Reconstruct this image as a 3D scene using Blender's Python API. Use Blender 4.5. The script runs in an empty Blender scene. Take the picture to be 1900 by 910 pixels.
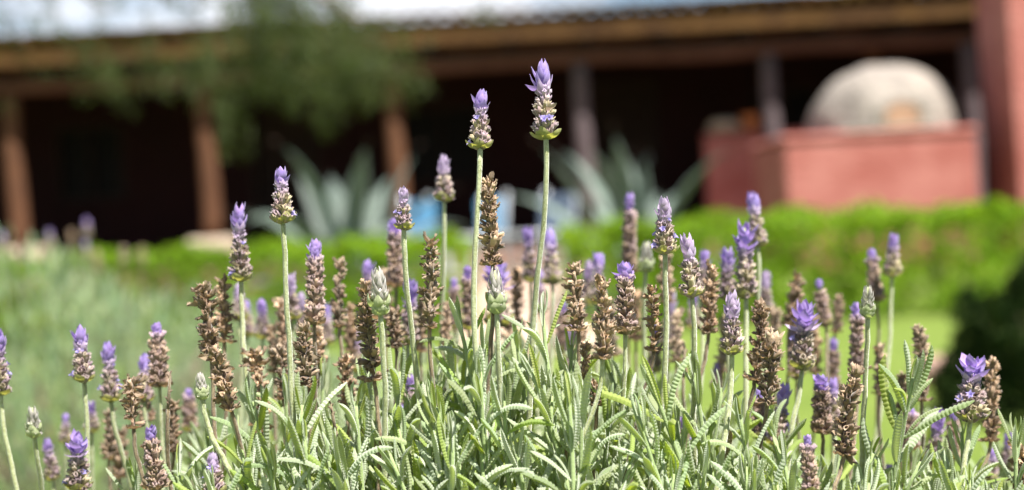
import bpy, math, random
import numpy as np
from mathutils import Matrix, Vector

random.seed(7)
RNG = np.random.default_rng(11)
scene = bpy.context.scene
col = scene.collection

# ------------------------------------------------------------------ camera
CAM_Z = 0.62
FOCAL = 50.0
FPX = 1900 * FOCAL / 36.0            # focal length in photograph pixels
FOCUS = 0.528
cam_data = bpy.data.cameras.new("camera")
cam = bpy.data.objects.new("camera", cam_data)
col.objects.link(cam)
cam_data.lens = FOCAL
cam_data.sensor_width = 36.0
cam_data.sensor_fit = 'HORIZONTAL'
cam_data.clip_start = 0.02
cam_data.clip_end = 3000
cam_data.dof.use_dof = True
cam_data.dof.focus_distance = FOCUS
cam_data.dof.aperture_fstop = 6.6
cam_data.dof.aperture_blades = 0
CAM_M = (Matrix.Translation((0, 0, CAM_Z)) @ Matrix.Rotation(math.radians(90 - 1.19), 4, 'X')
         @ Matrix.Rotation(math.radians(-3.0), 4, 'Z'))
cam.matrix_world = CAM_M
scene.camera = cam

# ------------------------------------------------------------------ sky and sun
SUN_EL, SUN_AZ = 63.0, 143.0         # azimuth clockwise from +Y (the viewing direction)
world = bpy.data.worlds.new("World")
scene.world = world
world.use_nodes = True
wn, wl = world.node_tree.nodes, world.node_tree.links
wn.clear()
w_out = wn.new('ShaderNodeOutputWorld')
w_bg = wn.new('ShaderNodeBackground')
w_bg.inputs['Strength'].default_value = 0.05
sky = wn.new('ShaderNodeTexSky')
sky.sky_type = 'NISHITA'
sky.sun_disc = False
sky.sun_elevation = math.radians(SUN_EL)
sky.sun_rotation = math.radians(SUN_AZ)
sky.air_density = 1.0
sky.dust_density = 0.15
sky.ozone_density = 2.5
w_tc = wn.new('ShaderNodeTexCoord')
w_map = wn.new('ShaderNodeMapping')
w_map.inputs['Location'].default_value = (0.0, 0.7, 0.0)
w_map.inputs['Scale'].default_value = (2.2, 2.2, 5.0)
w_noise = wn.new('ShaderNodeTexNoise')
w_noise.inputs['Scale'].default_value = 1.3
w_noise.inputs['Detail'].default_value = 6
w_noise.inputs['Roughness'].default_value = 0.55
w_ramp = wn.new('ShaderNodeValToRGB')
w_ramp.color_ramp.elements[0].position = 0.47
w_ramp.color_ramp.elements[1].position = 0.60
w_mix = wn.new('ShaderNodeMixRGB')
w_mix.inputs['Color2'].default_value = (8.2, 8.4, 8.9, 1)
wl.new(w_tc.outputs['Generated'], w_map.inputs['Vector'])
wl.new(w_map.outputs['Vector'], w_noise.inputs['Vector'])
wl.new(w_noise.outputs['Fac'], w_ramp.inputs['Fac'])
wl.new(w_ramp.outputs['Color'], w_mix.inputs['Fac'])
wl.new(sky.outputs['Color'], w_mix.inputs['Color1'])
wl.new(w_mix.outputs['Color'], w_bg.inputs['Color'])
wl.new(w_bg.outputs['Background'], w_out.inputs['Surface'])

sun_data = bpy.data.lights.new("sun", 'SUN')
sun_data.energy = 5.0
sun_data.angle = math.radians(0.55)
sun_data.color = (1.0, 0.955, 0.88)
sun = bpy.data.objects.new("sun", sun_data)
col.objects.link(sun)
_az, _el = math.radians(SUN_AZ), math.radians(SUN_EL)
TO_SUN = Vector((math.sin(_az) * math.cos(_el), math.cos(_az) * math.cos(_el), math.sin(_el)))
sun.rotation_euler = TO_SUN.to_track_quat('Z', 'Y').to_euler()
sun.location = TO_SUN * 30

vs = scene.view_settings
vs.view_transform = 'Standard'
vs.look = 'None'
vs.gamma = 1.0
vs.exposure = 1.4
scene.render.engine = 'CYCLES'
scene.cycles.max_bounces = 10
scene.cycles.transmission_bounces = 6
scene.cycles.diffuse_bounces = 4


def at(px, py, depth):
    """A place in the garden, from its direction in the photograph and its own distance."""
    return CAM_M @ Vector(((px - 950) / FPX * depth, -(py - 455) / FPX * depth, -depth))


# ------------------------------------------------------------------ materials
MATS = {}


def mat(name, color, rough=0.75, trans=None, trans_fac=0.0, sheen=0.0, var=0.15, noise=0.0, noise_scale=60.0,
        color2=None, bump=0.0, bump_scale=200.0, tint=False, back=None, hue=0.0, spec=0.3, objcoord=True):
    m = bpy.data.materials.new(name)
    m.use_nodes = True
    nt = m.node_tree
    n, l = nt.nodes, nt.links
    n.clear()
    out = n.new('ShaderNodeOutputMaterial')
    bs = n.new('ShaderNodeBsdfPrincipled')
    bs.inputs['Roughness'].default_value = rough
    bs.inputs['Specular IOR Level'].default_value = spec
    if sheen:
        bs.inputs['Sheen Weight'].default_value = sheen
        bs.inputs['Sheen Roughness'].default_value = 0.45
    rgb = n.new('ShaderNodeRGB')
    rgb.outputs[0].default_value = (*color, 1)
    cur = rgb.outputs[0]
    tc = n.new('ShaderNodeTexCoord')
    if back:
        geo = n.new('ShaderNodeNewGeometry')
        mx = n.new('ShaderNodeMixRGB')
        mx.inputs['Color2'].default_value = (*back, 1)
        l.new(geo.outputs['Backfacing'], mx.inputs['Fac'])
        l.new(cur, mx.inputs['Color1'])
        cur = mx.outputs[0]
    if color2:
        nz = n.new('ShaderNodeTexNoise')
        nz.inputs['Scale'].default_value = noise_scale
        nz.inputs['Detail'].default_value = 5
        nz.inputs['Roughness'].default_value = 0.65
        l.new(tc.outputs['Object'], nz.inputs['Vector'])
        rp = n.new('ShaderNodeValToRGB')
        rp.color_ramp.elements[0].position = 0.38
        rp.color_ramp.elements[1].position = 0.66
        l.new(nz.outputs['Fac'], rp.inputs['Fac'])
        mx = n.new('ShaderNodeMixRGB')
        mx.inputs['Color2'].default_value = (*color2, 1)
        l.new(rp.outputs['Color'], mx.inputs['Fac'])
        l.new(cur, mx.inputs['Color1'])
        cur = mx.outputs[0]
    if tint:
        at_ = n.new('ShaderNodeAttribute')
        at_.attribute_name = 'tint'
        mx = n.new('ShaderNodeMixRGB')
        mx.blend_type = 'MULTIPLY'
        mx.inputs['Fac'].default_value = 1.0
        l.new(cur, mx.inputs['Color1'])
        l.new(at_.outputs['Color'], mx.inputs['Color2'])
        cur = mx.outputs[0]
    hs_out = None
    if var:
        oi = n.new('ShaderNodeObjectInfo')
        hs = n.new('ShaderNodeHueSaturation')
        mr = n.new('ShaderNodeMapRange')
        mr.inputs['To Min'].default_value = 1 - var
        mr.inputs['To Max'].default_value = 1 + var
        l.new(oi.outputs['Random'], mr.inputs['Value'])
        l.new(mr.outputs['Result'], hs.inputs['Value'])
        if hue:
            mu = n.new('ShaderNodeMath')
            mu.operation = 'MULTIPLY'
            mu.inputs[1].default_value = 7.31
            fr = n.new('ShaderNodeMath')
            fr.operation = 'FRACT'
            mr2 = n.new('ShaderNodeMapRange')
            mr2.inputs['To Min'].default_value = 0.5 - hue
            mr2.inputs['To Max'].default_value = 0.5 + hue
            l.new(oi.outputs['Random'], mu.inputs[0])
            l.new(mu.outputs[0], fr.inputs[0])
            l.new(fr.outputs[0], mr2.inputs['Value'])
            l.new(mr2.outputs['Result'], hs.inputs['Hue'])
        l.new(cur, hs.inputs['Color'])
        cur = hs.outputs['Color']
    l.new(cur, bs.inputs['Base Color'])
    if bump:
        nb = n.new('ShaderNodeTexNoise')
        nb.inputs['Scale'].default_value = bump_scale
        nb.inputs['Detail'].default_value = 4
        l.new(tc.outputs['Object'], nb.inputs['Vector'])
        bp = n.new('ShaderNodeBump')
        bp.inputs['Strength'].default_value = bump
        bp.inputs['Distance'].default_value = 1.0 / bump_scale
        l.new(nb.outputs['Fac'], bp.inputs['Height'])
        l.new(bp.outputs['Normal'], bs.inputs['Normal'])
    if trans:
        tr = n.new('ShaderNodeBsdfTranslucent')
        if tint:
            mx = n.new('ShaderNodeMixRGB')
            mx.blend_type = 'MULTIPLY'
            mx.inputs['Fac'].default_value = 1.0
            mx.inputs['Color1'].default_value = (*trans, 1)
            l.new(at_.outputs['Color'], mx.inputs['Color2'])
            l.new(mx.outputs[0], tr.inputs['Color'])
        else:
            tr.inputs['Color'].default_value = (*trans, 1)
        ms = n.new('ShaderNodeMixShader')
        ms.inputs['Fac'].default_value = trans_fac
        l.new(bs.outputs[0], ms.inputs[1])
        l.new(tr.outputs[0], ms.inputs[2])
        l.new(ms.outputs[0], out.inputs['Surface'])
    else:
        l.new(bs.outputs[0], out.inputs['Surface'])
    MATS[name] = m
    return m


# lavender
mat('leaf', (0.24, 0.33, 0.12), 0.7, (0.44, 0.57, 0.05), 0.40, 0.5, 0.3, color2=(0.45, 0.50, 0.36), noise_scale=900,
    back=(0.53, 0.57, 0.46), hue=0.025, bump=0.5, bump_scale=2500)
mat('leaf_silver', (0.36, 0.44, 0.26), 0.75, (0.46, 0.58, 0.12), 0.34, 0.7, 0.22, color2=(0.55, 0.59, 0.47), noise_scale=900,
    back=(0.60, 0.63, 0.54), hue=0.015, bump=0.5, bump_scale=2500)
mat('leaf_lime', (0.25, 0.35, 0.075), 0.65, (0.46, 0.60, 0.035), 0.44, 0.25, 0.2, color2=(0.40, 0.44, 0.16), noise_scale=500,
    back=(0.46, 0.52, 0.22), hue=0.02, bump=0.4, bump_scale=2500)
mat('leaf_dead', (0.26, 0.19, 0.11), 0.8, (0.40, 0.27, 0.10), 0.25, 0.2, 0.3, color2=(0.36, 0.29, 0.19), noise_scale=600,
    hue=0.02, bump=0.7, bump_scale=2000)
mat('shoot_stem', (0.24, 0.31, 0.13), 0.75, sheen=0.4, var=0.12, bump=0.4, bump_scale=1500)
mat('stalk_green', (0.27, 0.29, 0.13), 0.75, sheen=0.6, var=0.12, color2=(0.40, 0.43, 0.27), noise_scale=700, bump=0.6,
    bump_scale=1800)
mat('stalk_brown', (0.15, 0.105, 0.065), 0.8, sheen=0.4, var=0.2, color2=(0.25, 0.20, 0.12), noise_scale=500, bump=0.6,
    bump_scale=1800)
mat('petal', (0.36, 0.24, 0.60), 0.6, (0.44, 0.28, 0.72), 0.36, 0.4, 0.18, color2=(0.47, 0.36, 0.66), noise_scale=500,
    hue=0.018, bump=0.3, bump_scale=1500)
mat('petal_lilac', (0.50, 0.38, 0.60), 0.6, (0.58, 0.42, 0.70), 0.32, 0.35, 0.14, color2=(0.58, 0.48, 0.62),
    noise_scale=500, hue=0.015, bump=0.3, bump_scale=1500)
mat('petal_bud', (0.46, 0.46, 0.35), 0.65, (0.55, 0.55, 0.38), 0.3, 0.5, 0.2, color2=(0.47, 0.38, 0.50),
    noise_scale=350, bump=0.3, bump_scale=1500)
mat('bract_green', (0.42, 0.43, 0.15), 0.65, (0.62, 0.60, 0.10), 0.36, 0.3, 0.16, color2=(0.36, 0.34, 0.17),
    noise_scale=600, hue=0.015, bump=0.4, bump_scale=1200)
mat('bract_pale', (0.42, 0.49, 0.24), 0.65, (0.5, 0.6, 0.16), 0.33, 0.4, 0.12, color2=(0.48, 0.50, 0.34),
    noise_scale=600, bump=0.4, bump_scale=1200)
mat('bract_mauve', (0.37, 0.30, 0.27), 0.7, (0.5, 0.36, 0.28), 0.3, 0.4, 0.2, color2=(0.42, 0.36, 0.20),
    noise_scale=450, hue=0.02, bump=0.4, bump_scale=1200)
mat('bract_dry', (0.26, 0.18, 0.12), 0.8, (0.50, 0.31, 0.16), 0.30, 0.2, 0.38, color2=(0.45, 0.35, 0.25),
    noise_scale=450, hue=0.012, bump=0.6, bump_scale=1200)
mat('floret', (0.42, 0.36, 0.74), 0.6, (0.5, 0.42, 0.85), 0.35, 0.2, 0.12)
mat('calyx', (1, 1, 1), 0.75, (1.0, 0.85, 0.7), 0.14, 0.35, 0.0, tint=True, bump=0.4, bump_scale=1600)
# garden
mat('lawn', (0.10, 0.15, 0.018), 0.9, var=0, color2=(0.14, 0.19, 0.03), noise_scale=3.0, bump=0.8, bump_scale=60)
mat('soil', (0.09, 0.065, 0.045), 0.95, var=0, color2=(0.14, 0.10, 0.07), noise_scale=12, bump=0.8, bump_scale=60)
mat('paving', (0.40, 0.27, 0.20), 0.85, var=0.12, color2=(0.48, 0.36, 0.28), noise_scale=6, bump=0.4, bump_scale=40)
mat('terrace', (0.16, 0.08, 0.055), 0.85, var=0.08, color2=(0.20, 0.11, 0.08), noise_scale=4, bump=0.4, bump_scale=40)
mat('hedge_leaf', (0.145, 0.255, 0.010), 0.55, (0.32, 0.50, 0.01), 0.38, var=0, tint=True)
mat('bush_leaf', (0.27, 0.35, 0.21), 0.7, (0.34, 0.46, 0.16), 0.32, var=0, tint=True)
mat('dark_leaf', (0.016, 0.030, 0.007), 0.9, (0.03, 0.06, 0.01), 0.2, var=0, tint=True, spec=.08)
mat('tree_leaf', (0.048, 0.064, 0.019), 0.6, (0.075, 0.10, 0.012), 0.33, var=0, tint=True)
mat('bark', (0.12, 0.085, 0.06), 0.9, var=0.1, color2=(0.19, 0.15, 0.11), noise_scale=18, bump=0.9, bump_scale=30)
mat('agave_leaf', (0.085, 0.115, 0.095), 0.5, var=0.35, color2=(0.14, 0.175, 0.145), noise_scale=7, bump=0.2, bump_scale=30)
mat('agave_spine', (0.06, 0.035, 0.025), 0.6, var=0)
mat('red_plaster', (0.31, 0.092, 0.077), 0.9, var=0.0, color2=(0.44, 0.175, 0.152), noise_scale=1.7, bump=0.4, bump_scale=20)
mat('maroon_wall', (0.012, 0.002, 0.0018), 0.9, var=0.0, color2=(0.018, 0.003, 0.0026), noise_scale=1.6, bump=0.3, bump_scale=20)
mat('wood_warm', (0.115, 0.050, 0.022), 0.75, var=0.12, color2=(0.08, 0.034, 0.016), noise_scale=9, bump=0.6, bump_scale=25)
mat('wood_grey', (0.13, 0.098, 0.105), 0.8, var=0.1, color2=(0.09, 0.068, 0.07), noise_scale=9, bump=0.6, bump_scale=25)
mat('wood_beam', (0.085, 0.038, 0.027), 0.8, var=0.1, color2=(0.12, 0.058, 0.043), noise_scale=3, bump=0.5, bump_scale=25)
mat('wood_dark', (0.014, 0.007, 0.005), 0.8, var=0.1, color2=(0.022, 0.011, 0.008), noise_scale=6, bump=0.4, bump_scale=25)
mat('roof_tile', (0.13, 0.068, 0.016), 0.9, var=0.4, color2=(0.07, 0.032, 0.010), noise_scale=5, hue=0.02, bump=0.5, bump_scale=25)
mat('cane', (0.11, 0.055, 0.014), 0.9, var=0.1, color2=(0.055, 0.025, 0.009), noise_scale=3, bump=0.5, bump_scale=40)
mat('stone_pale', (0.46, 0.37, 0.28), 0.9, var=0.1, color2=(0.36, 0.28, 0.21), noise_scale=6, bump=0.7, bump_scale=15)
mat('stone_pink', (0.45, 0.29, 0.23), 0.9, var=0.0, color2=(0.36, 0.23, 0.18), noise_scale=12, bump=0.7, bump_scale=30)
mat('oven_clay', (0.31, 0.27, 0.235), 0.95, var=0.0, color2=(0.20, 0.175, 0.155), noise_scale=3.4, bump=0.7, bump_scale=14)
mat('oven_door', (0.42, 0.25, 0.17), 0.95, var=0.05, color2=(0.34, 0.19, 0.13), noise_scale=8, bump=0.6, bump_scale=20)
mat('terracotta', (0.48, 0.17, 0.06), 0.8, var=0, color2=(0.40, 0.13, 0.05), noise_scale=8)
mat('blue_paint', (0.07, 0.20, 0.36), 0.5, var=0.08, color2=(0.10, 0.28, 0.46), noise_scale=10)
mat('slate_paint', (0.17, 0.21, 0.30), 0.5, var=0.08, color2=(0.20, 0.25, 0.34), noise_scale=10)
mat('white_paint', (0.45, 0.47, 0.50), 0.5, var=0.05)
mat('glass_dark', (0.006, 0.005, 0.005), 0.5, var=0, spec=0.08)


# ------------------------------------------------------------------ mesh helpers
class MB:
    """Collects pieces of geometry and turns them into one mesh."""
    def __init__(self):
        self.v, self.f, self.c, self.n = [], [], [], 0

    def add(self, v, f, c=(1, 1, 1)):
        v = np.asarray(v, float)
        self.v.append(v)
        off = self.n
        self.f.extend([tuple(i + off for i in q) for q in f])
        c = np.asarray(c, float)
        self.c.append(np.broadcast_to(c, (len(v), 3)) if c.ndim == 1 else c)
        self.n += len(v)

    def box(self, x0, x1, y0, y1, z0, z1, bevel=0.0):
        b = min(bevel, (x1 - x0) / 3, (y1 - y0) / 3, (z1 - z0) / 3)
        if b <= 0:
            v = [(x, y, z) for z in (z0, z1) for y in (y0, y1) for x in (x0, x1)]
            f = [(0, 2, 3, 1), (4, 5, 7, 6), (0, 1, 5, 4), (2, 6, 7, 3), (0, 4, 6, 2), (1, 3, 7, 5)]
            return self.add(v, f)
        v, f = [], []
        prof = [(z0, b), (z0 + b, 0), (z1 - b, 0), (z1, b)]
        for z, i in prof:
            ring = [(x0 + i, y0 + b + i * 0.4), (x0 + b + i * 0.4, y0 + i), (x1 - b - i * 0.4, y0 + i), (x1 - i, y0 + b + i * 0.4),
                    (x1 - i, y1 - b - i * 0.4), (x1 - b - i * 0.4, y1 - i), (x0 + b + i * 0.4, y1 - i), (x0 + i, y1 - b - i * 0.4)]
            v += [(x, y, z) for x, y in ring]
        for k in range(3):
            for j in range(8):
                a, c = k * 8 + j, k * 8 + (j + 1) % 8
                f.append((a, c, c + 8, a + 8))
        f.append(tuple(range(7, -1, -1)))
        f.append(tuple(range(24, 32)))
        self.add(v, f)

    def tube(self, pts, radii, sides=8, lobes=0.0, cap=True, c=(1, 1, 1)):
        pts = np.asarray(pts, float)
        n = len(pts)
        tan = np.gradient(pts, axis=0)
        tan /= np.linalg.norm(tan, axis=1)[:, None] + 1e-12
        ref = np.array([0.0, 1.0, 0.0]) if abs(tan[0][1]) < 0.9 else np.array([1.0, 0, 0])
        v = []
        for i in range(n):
            x = np.cross(ref, tan[i])
            x /= np.linalg.norm(x) + 1e-12
            y = np.cross(tan[i], x)
            ref = y
            for k in range(sides):
                a = 2 * math.pi * k / sides
                r = radii[i] * (1 + lobes * (1 if k % 2 == 0 else -1))
                v.append(pts[i] + x * math.cos(a) * r + y * math.sin(a) * r)
        f = []
        for i in range(n - 1):
            for k in range(sides):
                a, b = i * sides + k, i * sides + (k + 1) % sides
                f.append((a, b, b + sides, a + sides))
        if cap:
            f.append(tuple(range(sides - 1, -1, -1)))
            f.append(tuple(range((n - 1) * sides, n * sides)))
        self.add(v, f, c)

    def lathe(self, prof, sides=24, center=(0, 0, 0)):
        v, f = [], []
        for r, z in prof:
            for k in range(sides):
                a = 2 * math.pi * k / sides
                v.append((center[0] + r * math.cos(a), center[1] + r * math.sin(a), center[2] + z))
        for i in range(len(prof) - 1):
            for k in range(sides):
                a, b = i * sides + k, i * sides + (k + 1) % sides
                f.append((a, b, b + sides, a + sides))
        f.append(tuple(range(sides - 1, -1, -1)))
        f.append(tuple(range((len(prof) - 1) * sides, len(prof) * sides)))
        self.add(v, f)

    def mesh(self, name, material, smooth=True):
        me = bpy.data.meshes.new(name)
        v = np.concatenate(self.v) if self.v else np.zeros((0, 3))
        me.from_pydata(v.tolist(), [], self.f)
        ca = me.color_attributes.new('tint', 'FLOAT_COLOR', 'POINT')
        cc = np.ones((len(v), 4), np.float32)
        cc[:, :3] = np.concatenate(self.c)
        ca.data.foreach_set('color', cc.ravel())
        if smooth:
            me.polygons.foreach_set('use_smooth', np.ones(len(me.polygons), bool))
        me.materials.append(MATS[material])
        me.update()
        return me

    def build(self, name, material, parent=None, smooth=True):
        return link(name, self.mesh(name, material, smooth), parent)


def link(name, me, parent=None, m=None):
    o = bpy.data.objects.new(name, me)
    col.objects.link(o)
    if parent is not None:
        o.parent = parent
    if m is not None:
        o.matrix_basis = m
    return o


def thing(name, label, cat, loc=(0, 0, 0), rz=0.0, group=None):
    o = bpy.data.objects.new(name, None)
    o.empty_display_size = 0.05
    col.objects.link(o)
    o.location = loc
    o.rotation_euler = (0, 0, rz)
    return tag(o, label, cat, group)


def tag(o, label=None, cat=None, group=None, kind=None):
    if label:
        o['label'] = label
    if cat:
        o['category'] = cat
    if group:
        o['group'] = group
    if kind:
        o['kind'] = kind
    return o


def leaf_scatter(pos, length, width, rng, updir=0.35, lo=0.75, hi=1.25, along=None):
    """Many small folded leaves as one vectorised mesh: six vertices and two bent quads for each leaf."""
    n = len(pos)
    d = rng.normal(size=(n, 3))
    if along is not None:
        d = d * 0.45 + along
    d[:, 2] += updir
    d /= np.linalg.norm(d, axis=1)[:, None]
    r = rng.normal(size=(n, 3))
    s = np.cross(d, r)
    s /= np.linalg.norm(s, axis=1)[:, None]
    nn = np.cross(s, d)
    ln = length * rng.uniform(0.7, 1.3, n)[:, None]
    wd = width * rng.uniform(0.75, 1.25, n)[:, None]
    p0 = pos
    p1 = pos + d * ln * 0.5 + nn * ln * 0.08
    p2 = pos + d * ln
    a1 = p1 + s * wd * 0.5 - nn * wd * 0.15
    b1 = p1 - s * wd * 0.5 - nn * wd * 0.15
    v = np.stack([p0, a1, p2, b1], axis=1).reshape(-1, 3)
    idx = np.arange(n) * 4
    f = np.concatenate([np.stack([idx, idx + 1, idx + 2], 1), np.stack([idx, idx + 2, idx + 3], 1)])
    tint = rng.uniform(lo, hi, (n, 1)) * np.stack([rng.uniform(0.85, 1.2, n), np.ones(n), rng.uniform(0.8, 1.15, n)], 1)
    return v, [tuple(q) for q in f.tolist()], np.repeat(tint, 4, axis=0)


def scatter_object(name, material, parent, pos, length, width, rng, **kw):
    mb = MB()
    v, f, c = leaf_scatter(np.asarray(pos), length, width, rng, **kw)
    mb.add(v, f, c)
    return mb.build(name, material, parent, smooth=False)


# ================================================================== SETTING
mb = MB()
g = 60
xs = np.linspace(-1, 1, g)
gx = np.sign(xs) * np.abs(xs) ** 3 * 1500
v = [(x, y + 20, 0.0) for y in gx for x in gx]
f = [(j * g + i, j * g + i + 1, (j + 1) * g + i + 1, (j + 1) * g + i) for j in range(g - 1) for i in range(g - 1)]
mb.add(v, f)
tag(mb.build('lawn', 'lawn', smooth=False), kind='structure')

mb = MB()
a = np.linspace(0, 2 * math.pi, 40, endpoint=False)
rr = 1.0 + 0.08 * np.sin(3 * a + 1) + 0.05 * np.sin(7 * a)
v = [(0.1 + 1.0 * r * math.cos(t), 0.75 + 0.55 * r * math.sin(t), 0.004) for r, t in zip(rr, a)]
mb.add(v, [tuple(range(40))])
tag(mb.build('flower_bed', 'soil', smooth=False), kind='structure')

PATH_X = at(960, 480, 10).x
mb = MB()
mb.box(PATH_X - 0.36, PATH_X + 0.40, 6.2, 13.4, -0.05, 0.006)
path = tag(mb.build('path', 'soil', smooth=False), kind='structure')
slab = MB()
slab.box(-0.36, 0.36, -0.21, 0.21, 0, 0.03, 0.012)
slab_me = slab.mesh('paving_slab', 'paving', smooth=False)
for k in range(15):
    link('paving_slab', slab_me, path, Matrix.Translation((PATH_X + random.uniform(-.02, .02), 6.45 + k * 0.46, 0.006))
         @ Matrix.Rotation(random.uniform(-.04, .04), 4, 'Z'))

TERR = 0.25
mb = MB()
mb.box(-12, 9, 13.6, 22, -0.1, TERR, 0.03)
tag(mb.build('terrace', 'terrace', smooth=False), kind='structure')
mb = MB()
mb.box(PATH_X - 0.8, PATH_X + 0.8, 13.22, 13.597, -0.05, 0.13, 0.02)
tag(mb.build('terrace_step', 'paving', smooth=False), kind='structure')

# ================================================================== VERANDA
ver = thing('veranda_house', 'dark red house with a deep shaded veranda on wooden posts behind the garden', 'house', (0, 15.8, 0))
VO = Vector((0, 15.8, 0))


def vpart(name, material, parent=ver, smooth=False, **boxes):
    m_ = MB()
    for b in boxes['b']:
        m_.box(b[0], b[1], b[2] - VO.y, b[3] - VO.y, b[4], b[5], b[6] if len(b) > 6 else 0)
    return m_.build(name, material, parent, smooth)


WY = 18.6
doors = [(-3.35, -2.45), (1.0, 2.0)]
wins = [(-5.9, -5.0), (-1.4, -0.3), (3.2, 4.1)]
# back wall built round its openings
segs, x = [], -11.0
for (a0, a1, k) in sorted([(*d_, 'd') for d_ in doors] + [(*w_, 'w') for w_ in wins]):
    segs.append((x, a0, WY, WY + 0.3, TERR, 2.74))
    if k == 'd':
        segs.append((a0, a1, WY, WY + 0.3, 2.3, 2.74))
    else:
        segs.append((a0, a1, WY, WY + 0.3, TERR, 1.1))
        segs.append((a0, a1, WY, WY + 0.3, 2.1, 2.74))
    x = a1
segs.append((x, 8.5, WY, WY + 0.3, TERR, 2.74))
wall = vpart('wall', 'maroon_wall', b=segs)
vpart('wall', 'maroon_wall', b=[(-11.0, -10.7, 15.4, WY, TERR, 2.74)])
vpart('wall', 'maroon_wall', b=[(8.2, 8.5, 14.2, WY, TERR, 2.74)])
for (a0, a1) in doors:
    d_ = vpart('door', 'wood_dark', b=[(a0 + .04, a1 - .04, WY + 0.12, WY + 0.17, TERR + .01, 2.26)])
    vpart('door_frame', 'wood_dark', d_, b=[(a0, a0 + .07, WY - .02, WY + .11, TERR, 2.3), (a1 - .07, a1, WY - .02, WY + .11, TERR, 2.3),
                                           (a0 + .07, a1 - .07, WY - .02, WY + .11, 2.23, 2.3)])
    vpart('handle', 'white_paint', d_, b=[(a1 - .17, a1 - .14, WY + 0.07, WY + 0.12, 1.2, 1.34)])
for (a0, a1) in wins:
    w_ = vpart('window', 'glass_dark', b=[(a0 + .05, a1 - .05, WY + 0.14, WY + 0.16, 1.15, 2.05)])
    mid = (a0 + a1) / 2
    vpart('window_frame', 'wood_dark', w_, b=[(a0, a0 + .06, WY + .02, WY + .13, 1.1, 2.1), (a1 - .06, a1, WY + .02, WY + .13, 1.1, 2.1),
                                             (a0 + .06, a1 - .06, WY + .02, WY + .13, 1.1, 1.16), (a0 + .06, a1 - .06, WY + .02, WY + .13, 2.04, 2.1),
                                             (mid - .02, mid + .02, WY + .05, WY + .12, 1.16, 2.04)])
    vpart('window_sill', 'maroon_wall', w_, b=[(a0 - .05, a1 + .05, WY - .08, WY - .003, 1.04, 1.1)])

EY = 15.38                      # eave line
EZ = at(950, 75, EY).z          # underside of the eave
slope = math.tan(math.radians(4.5))
mb = MB()
X0, X1 = -11.5, 8.8
prof = [(EY, EZ), (20.5, EZ + (20.5 - EY) * slope), (20.5, EZ + (20.5 - EY) * slope + .24), (EY, EZ + .24)]
v = [(X, y - VO.y, z) for X in (X0, X1) for y, z in prof]
mb.add(v, [(0, 1, 5, 4), (1, 2, 6, 5), (2, 3, 7, 6), (3, 0, 4, 7), (3, 2, 1, 0), (4, 5, 6, 7)])
roof = mb.build('roof', 'cane', ver, smooth=False)
# barrel tiles: pans and covers along the eave, in two visible courses
tl = MB()
N = 9
vv, ff = [], []
for (yy, r) in ((0, .105), (.46, .085)):
    for rr_ in (r, r - .018):
        for k in range(N):
            t = math.pi * k / (N - 1)
            vv.append((rr_ * math.cos(t), yy, rr_ * math.sin(t) * 0.8))
for k in range(N - 1):
    ff += [(k, k + 1, 2 * N + k + 1, 2 * N + k), (N + k + 1, N + k, 3 * N + k, 3 * N + k + 1), (N + k, N + k + 1, k + 1, k)]
tl.add(vv, ff)
tile_me = tl.mesh('roof_tile', 'roof_tile')
nt_ = int((X1 - X0) / 0.2)
for k in range(nt_):
    for row in range(2):
        yy = EY - 0.07 + row * 0.40
        zz = EZ + .245 + (yy - EY) * slope + row * .03
        M = (Matrix.Translation((X0 + .1 + k * .2 + random.uniform(-.012, .012), yy - VO.y, zz + random.uniform(-.006, .012)))
             @ Matrix.Rotation(math.atan(slope), 4, 'X') @ Matrix.Rotation(random.uniform(-.05, .05), 4, 'Z'))
        link('roof_tile', tile_me, roof, M)
# rafters under the cane
for k in range(24):
    m_ = MB()
    xr = X0 + .4 + k * .86
    m_.tube([(xr, EY + .04 - VO.y, EZ - .06), (xr, 18.55 - VO.y, EZ - .06 + (18.55 - EY - .04) * slope)], [.055, .06], 8)
    m_.build('rafter', 'wood_dark', ver)
# front beam on the posts
BZ0, BZ1 = at(1080, 118, 15.8).z - .02, at(1080, 118, 15.8).z + .17
m_ = MB()
pts = [(xx, 0.02 * math.sin(xx * 1.3), (BZ0 + BZ1) / 2 + .012 * math.sin(xx * 2.1)) for xx in np.linspace(-10.7, 8.2, 40)]
m_.tube(pts, [.105 + .008 * math.sin(i * 1.7) for i in range(40)], 10)
m_.build('beam', 'wood_beam', ver)


def post(px, py, depth, material, r, plinth=False, lean=0.0, z1=None):
    b = at(px, py, depth)
    z0 = TERR + (.30 if plinth else 0.0)
    z1_ = z1 or (BZ0 + .02)
    m2 = MB()
    n = 12
    zz = np.linspace(z0, z1_, n)
    wob = random.uniform(0, 6)
    m2.tube([(b.x - lean * (z - z0) + .012 * math.sin(z * 3 + wob), depth - VO.y + .01 * math.cos(z * 2.3 + wob), z) for z in zz],
            [.82 * r * (1.08 - .16 * i / n + .02 * math.sin(i * 2.1 + wob)) for i in range(n)], 12)
    p = m2.build('post', material, ver)
    if plinth:
        q = MB()
        s = .26
        q.box(b.x - s, b.x + s, depth - VO.y - s, depth - VO.y + s, TERR + .001, z0, .05)
        q.build('plinth', 'stone_pale', p)


post(30, 330, 15.8, 'wood_warm', .125, True)
post(388, 330, 15.8, 'wood_warm', .125, True)
post(737, 300, 15.8, 'wood_warm', .12, True)
post(1086, 220, 15.8, 'wood_grey', .115, False, .02)
post(1437, 180, 15.8, 'wood_grey', .115, False, .03)
post(1800, 180, 15.8, 'wood_grey', .115)
post(-330, 330, 15.8, 'wood_warm', .125, True)
post(1617, 80, 17.0, 'wood_warm', .10, False, 0, EZ + .4)

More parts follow.
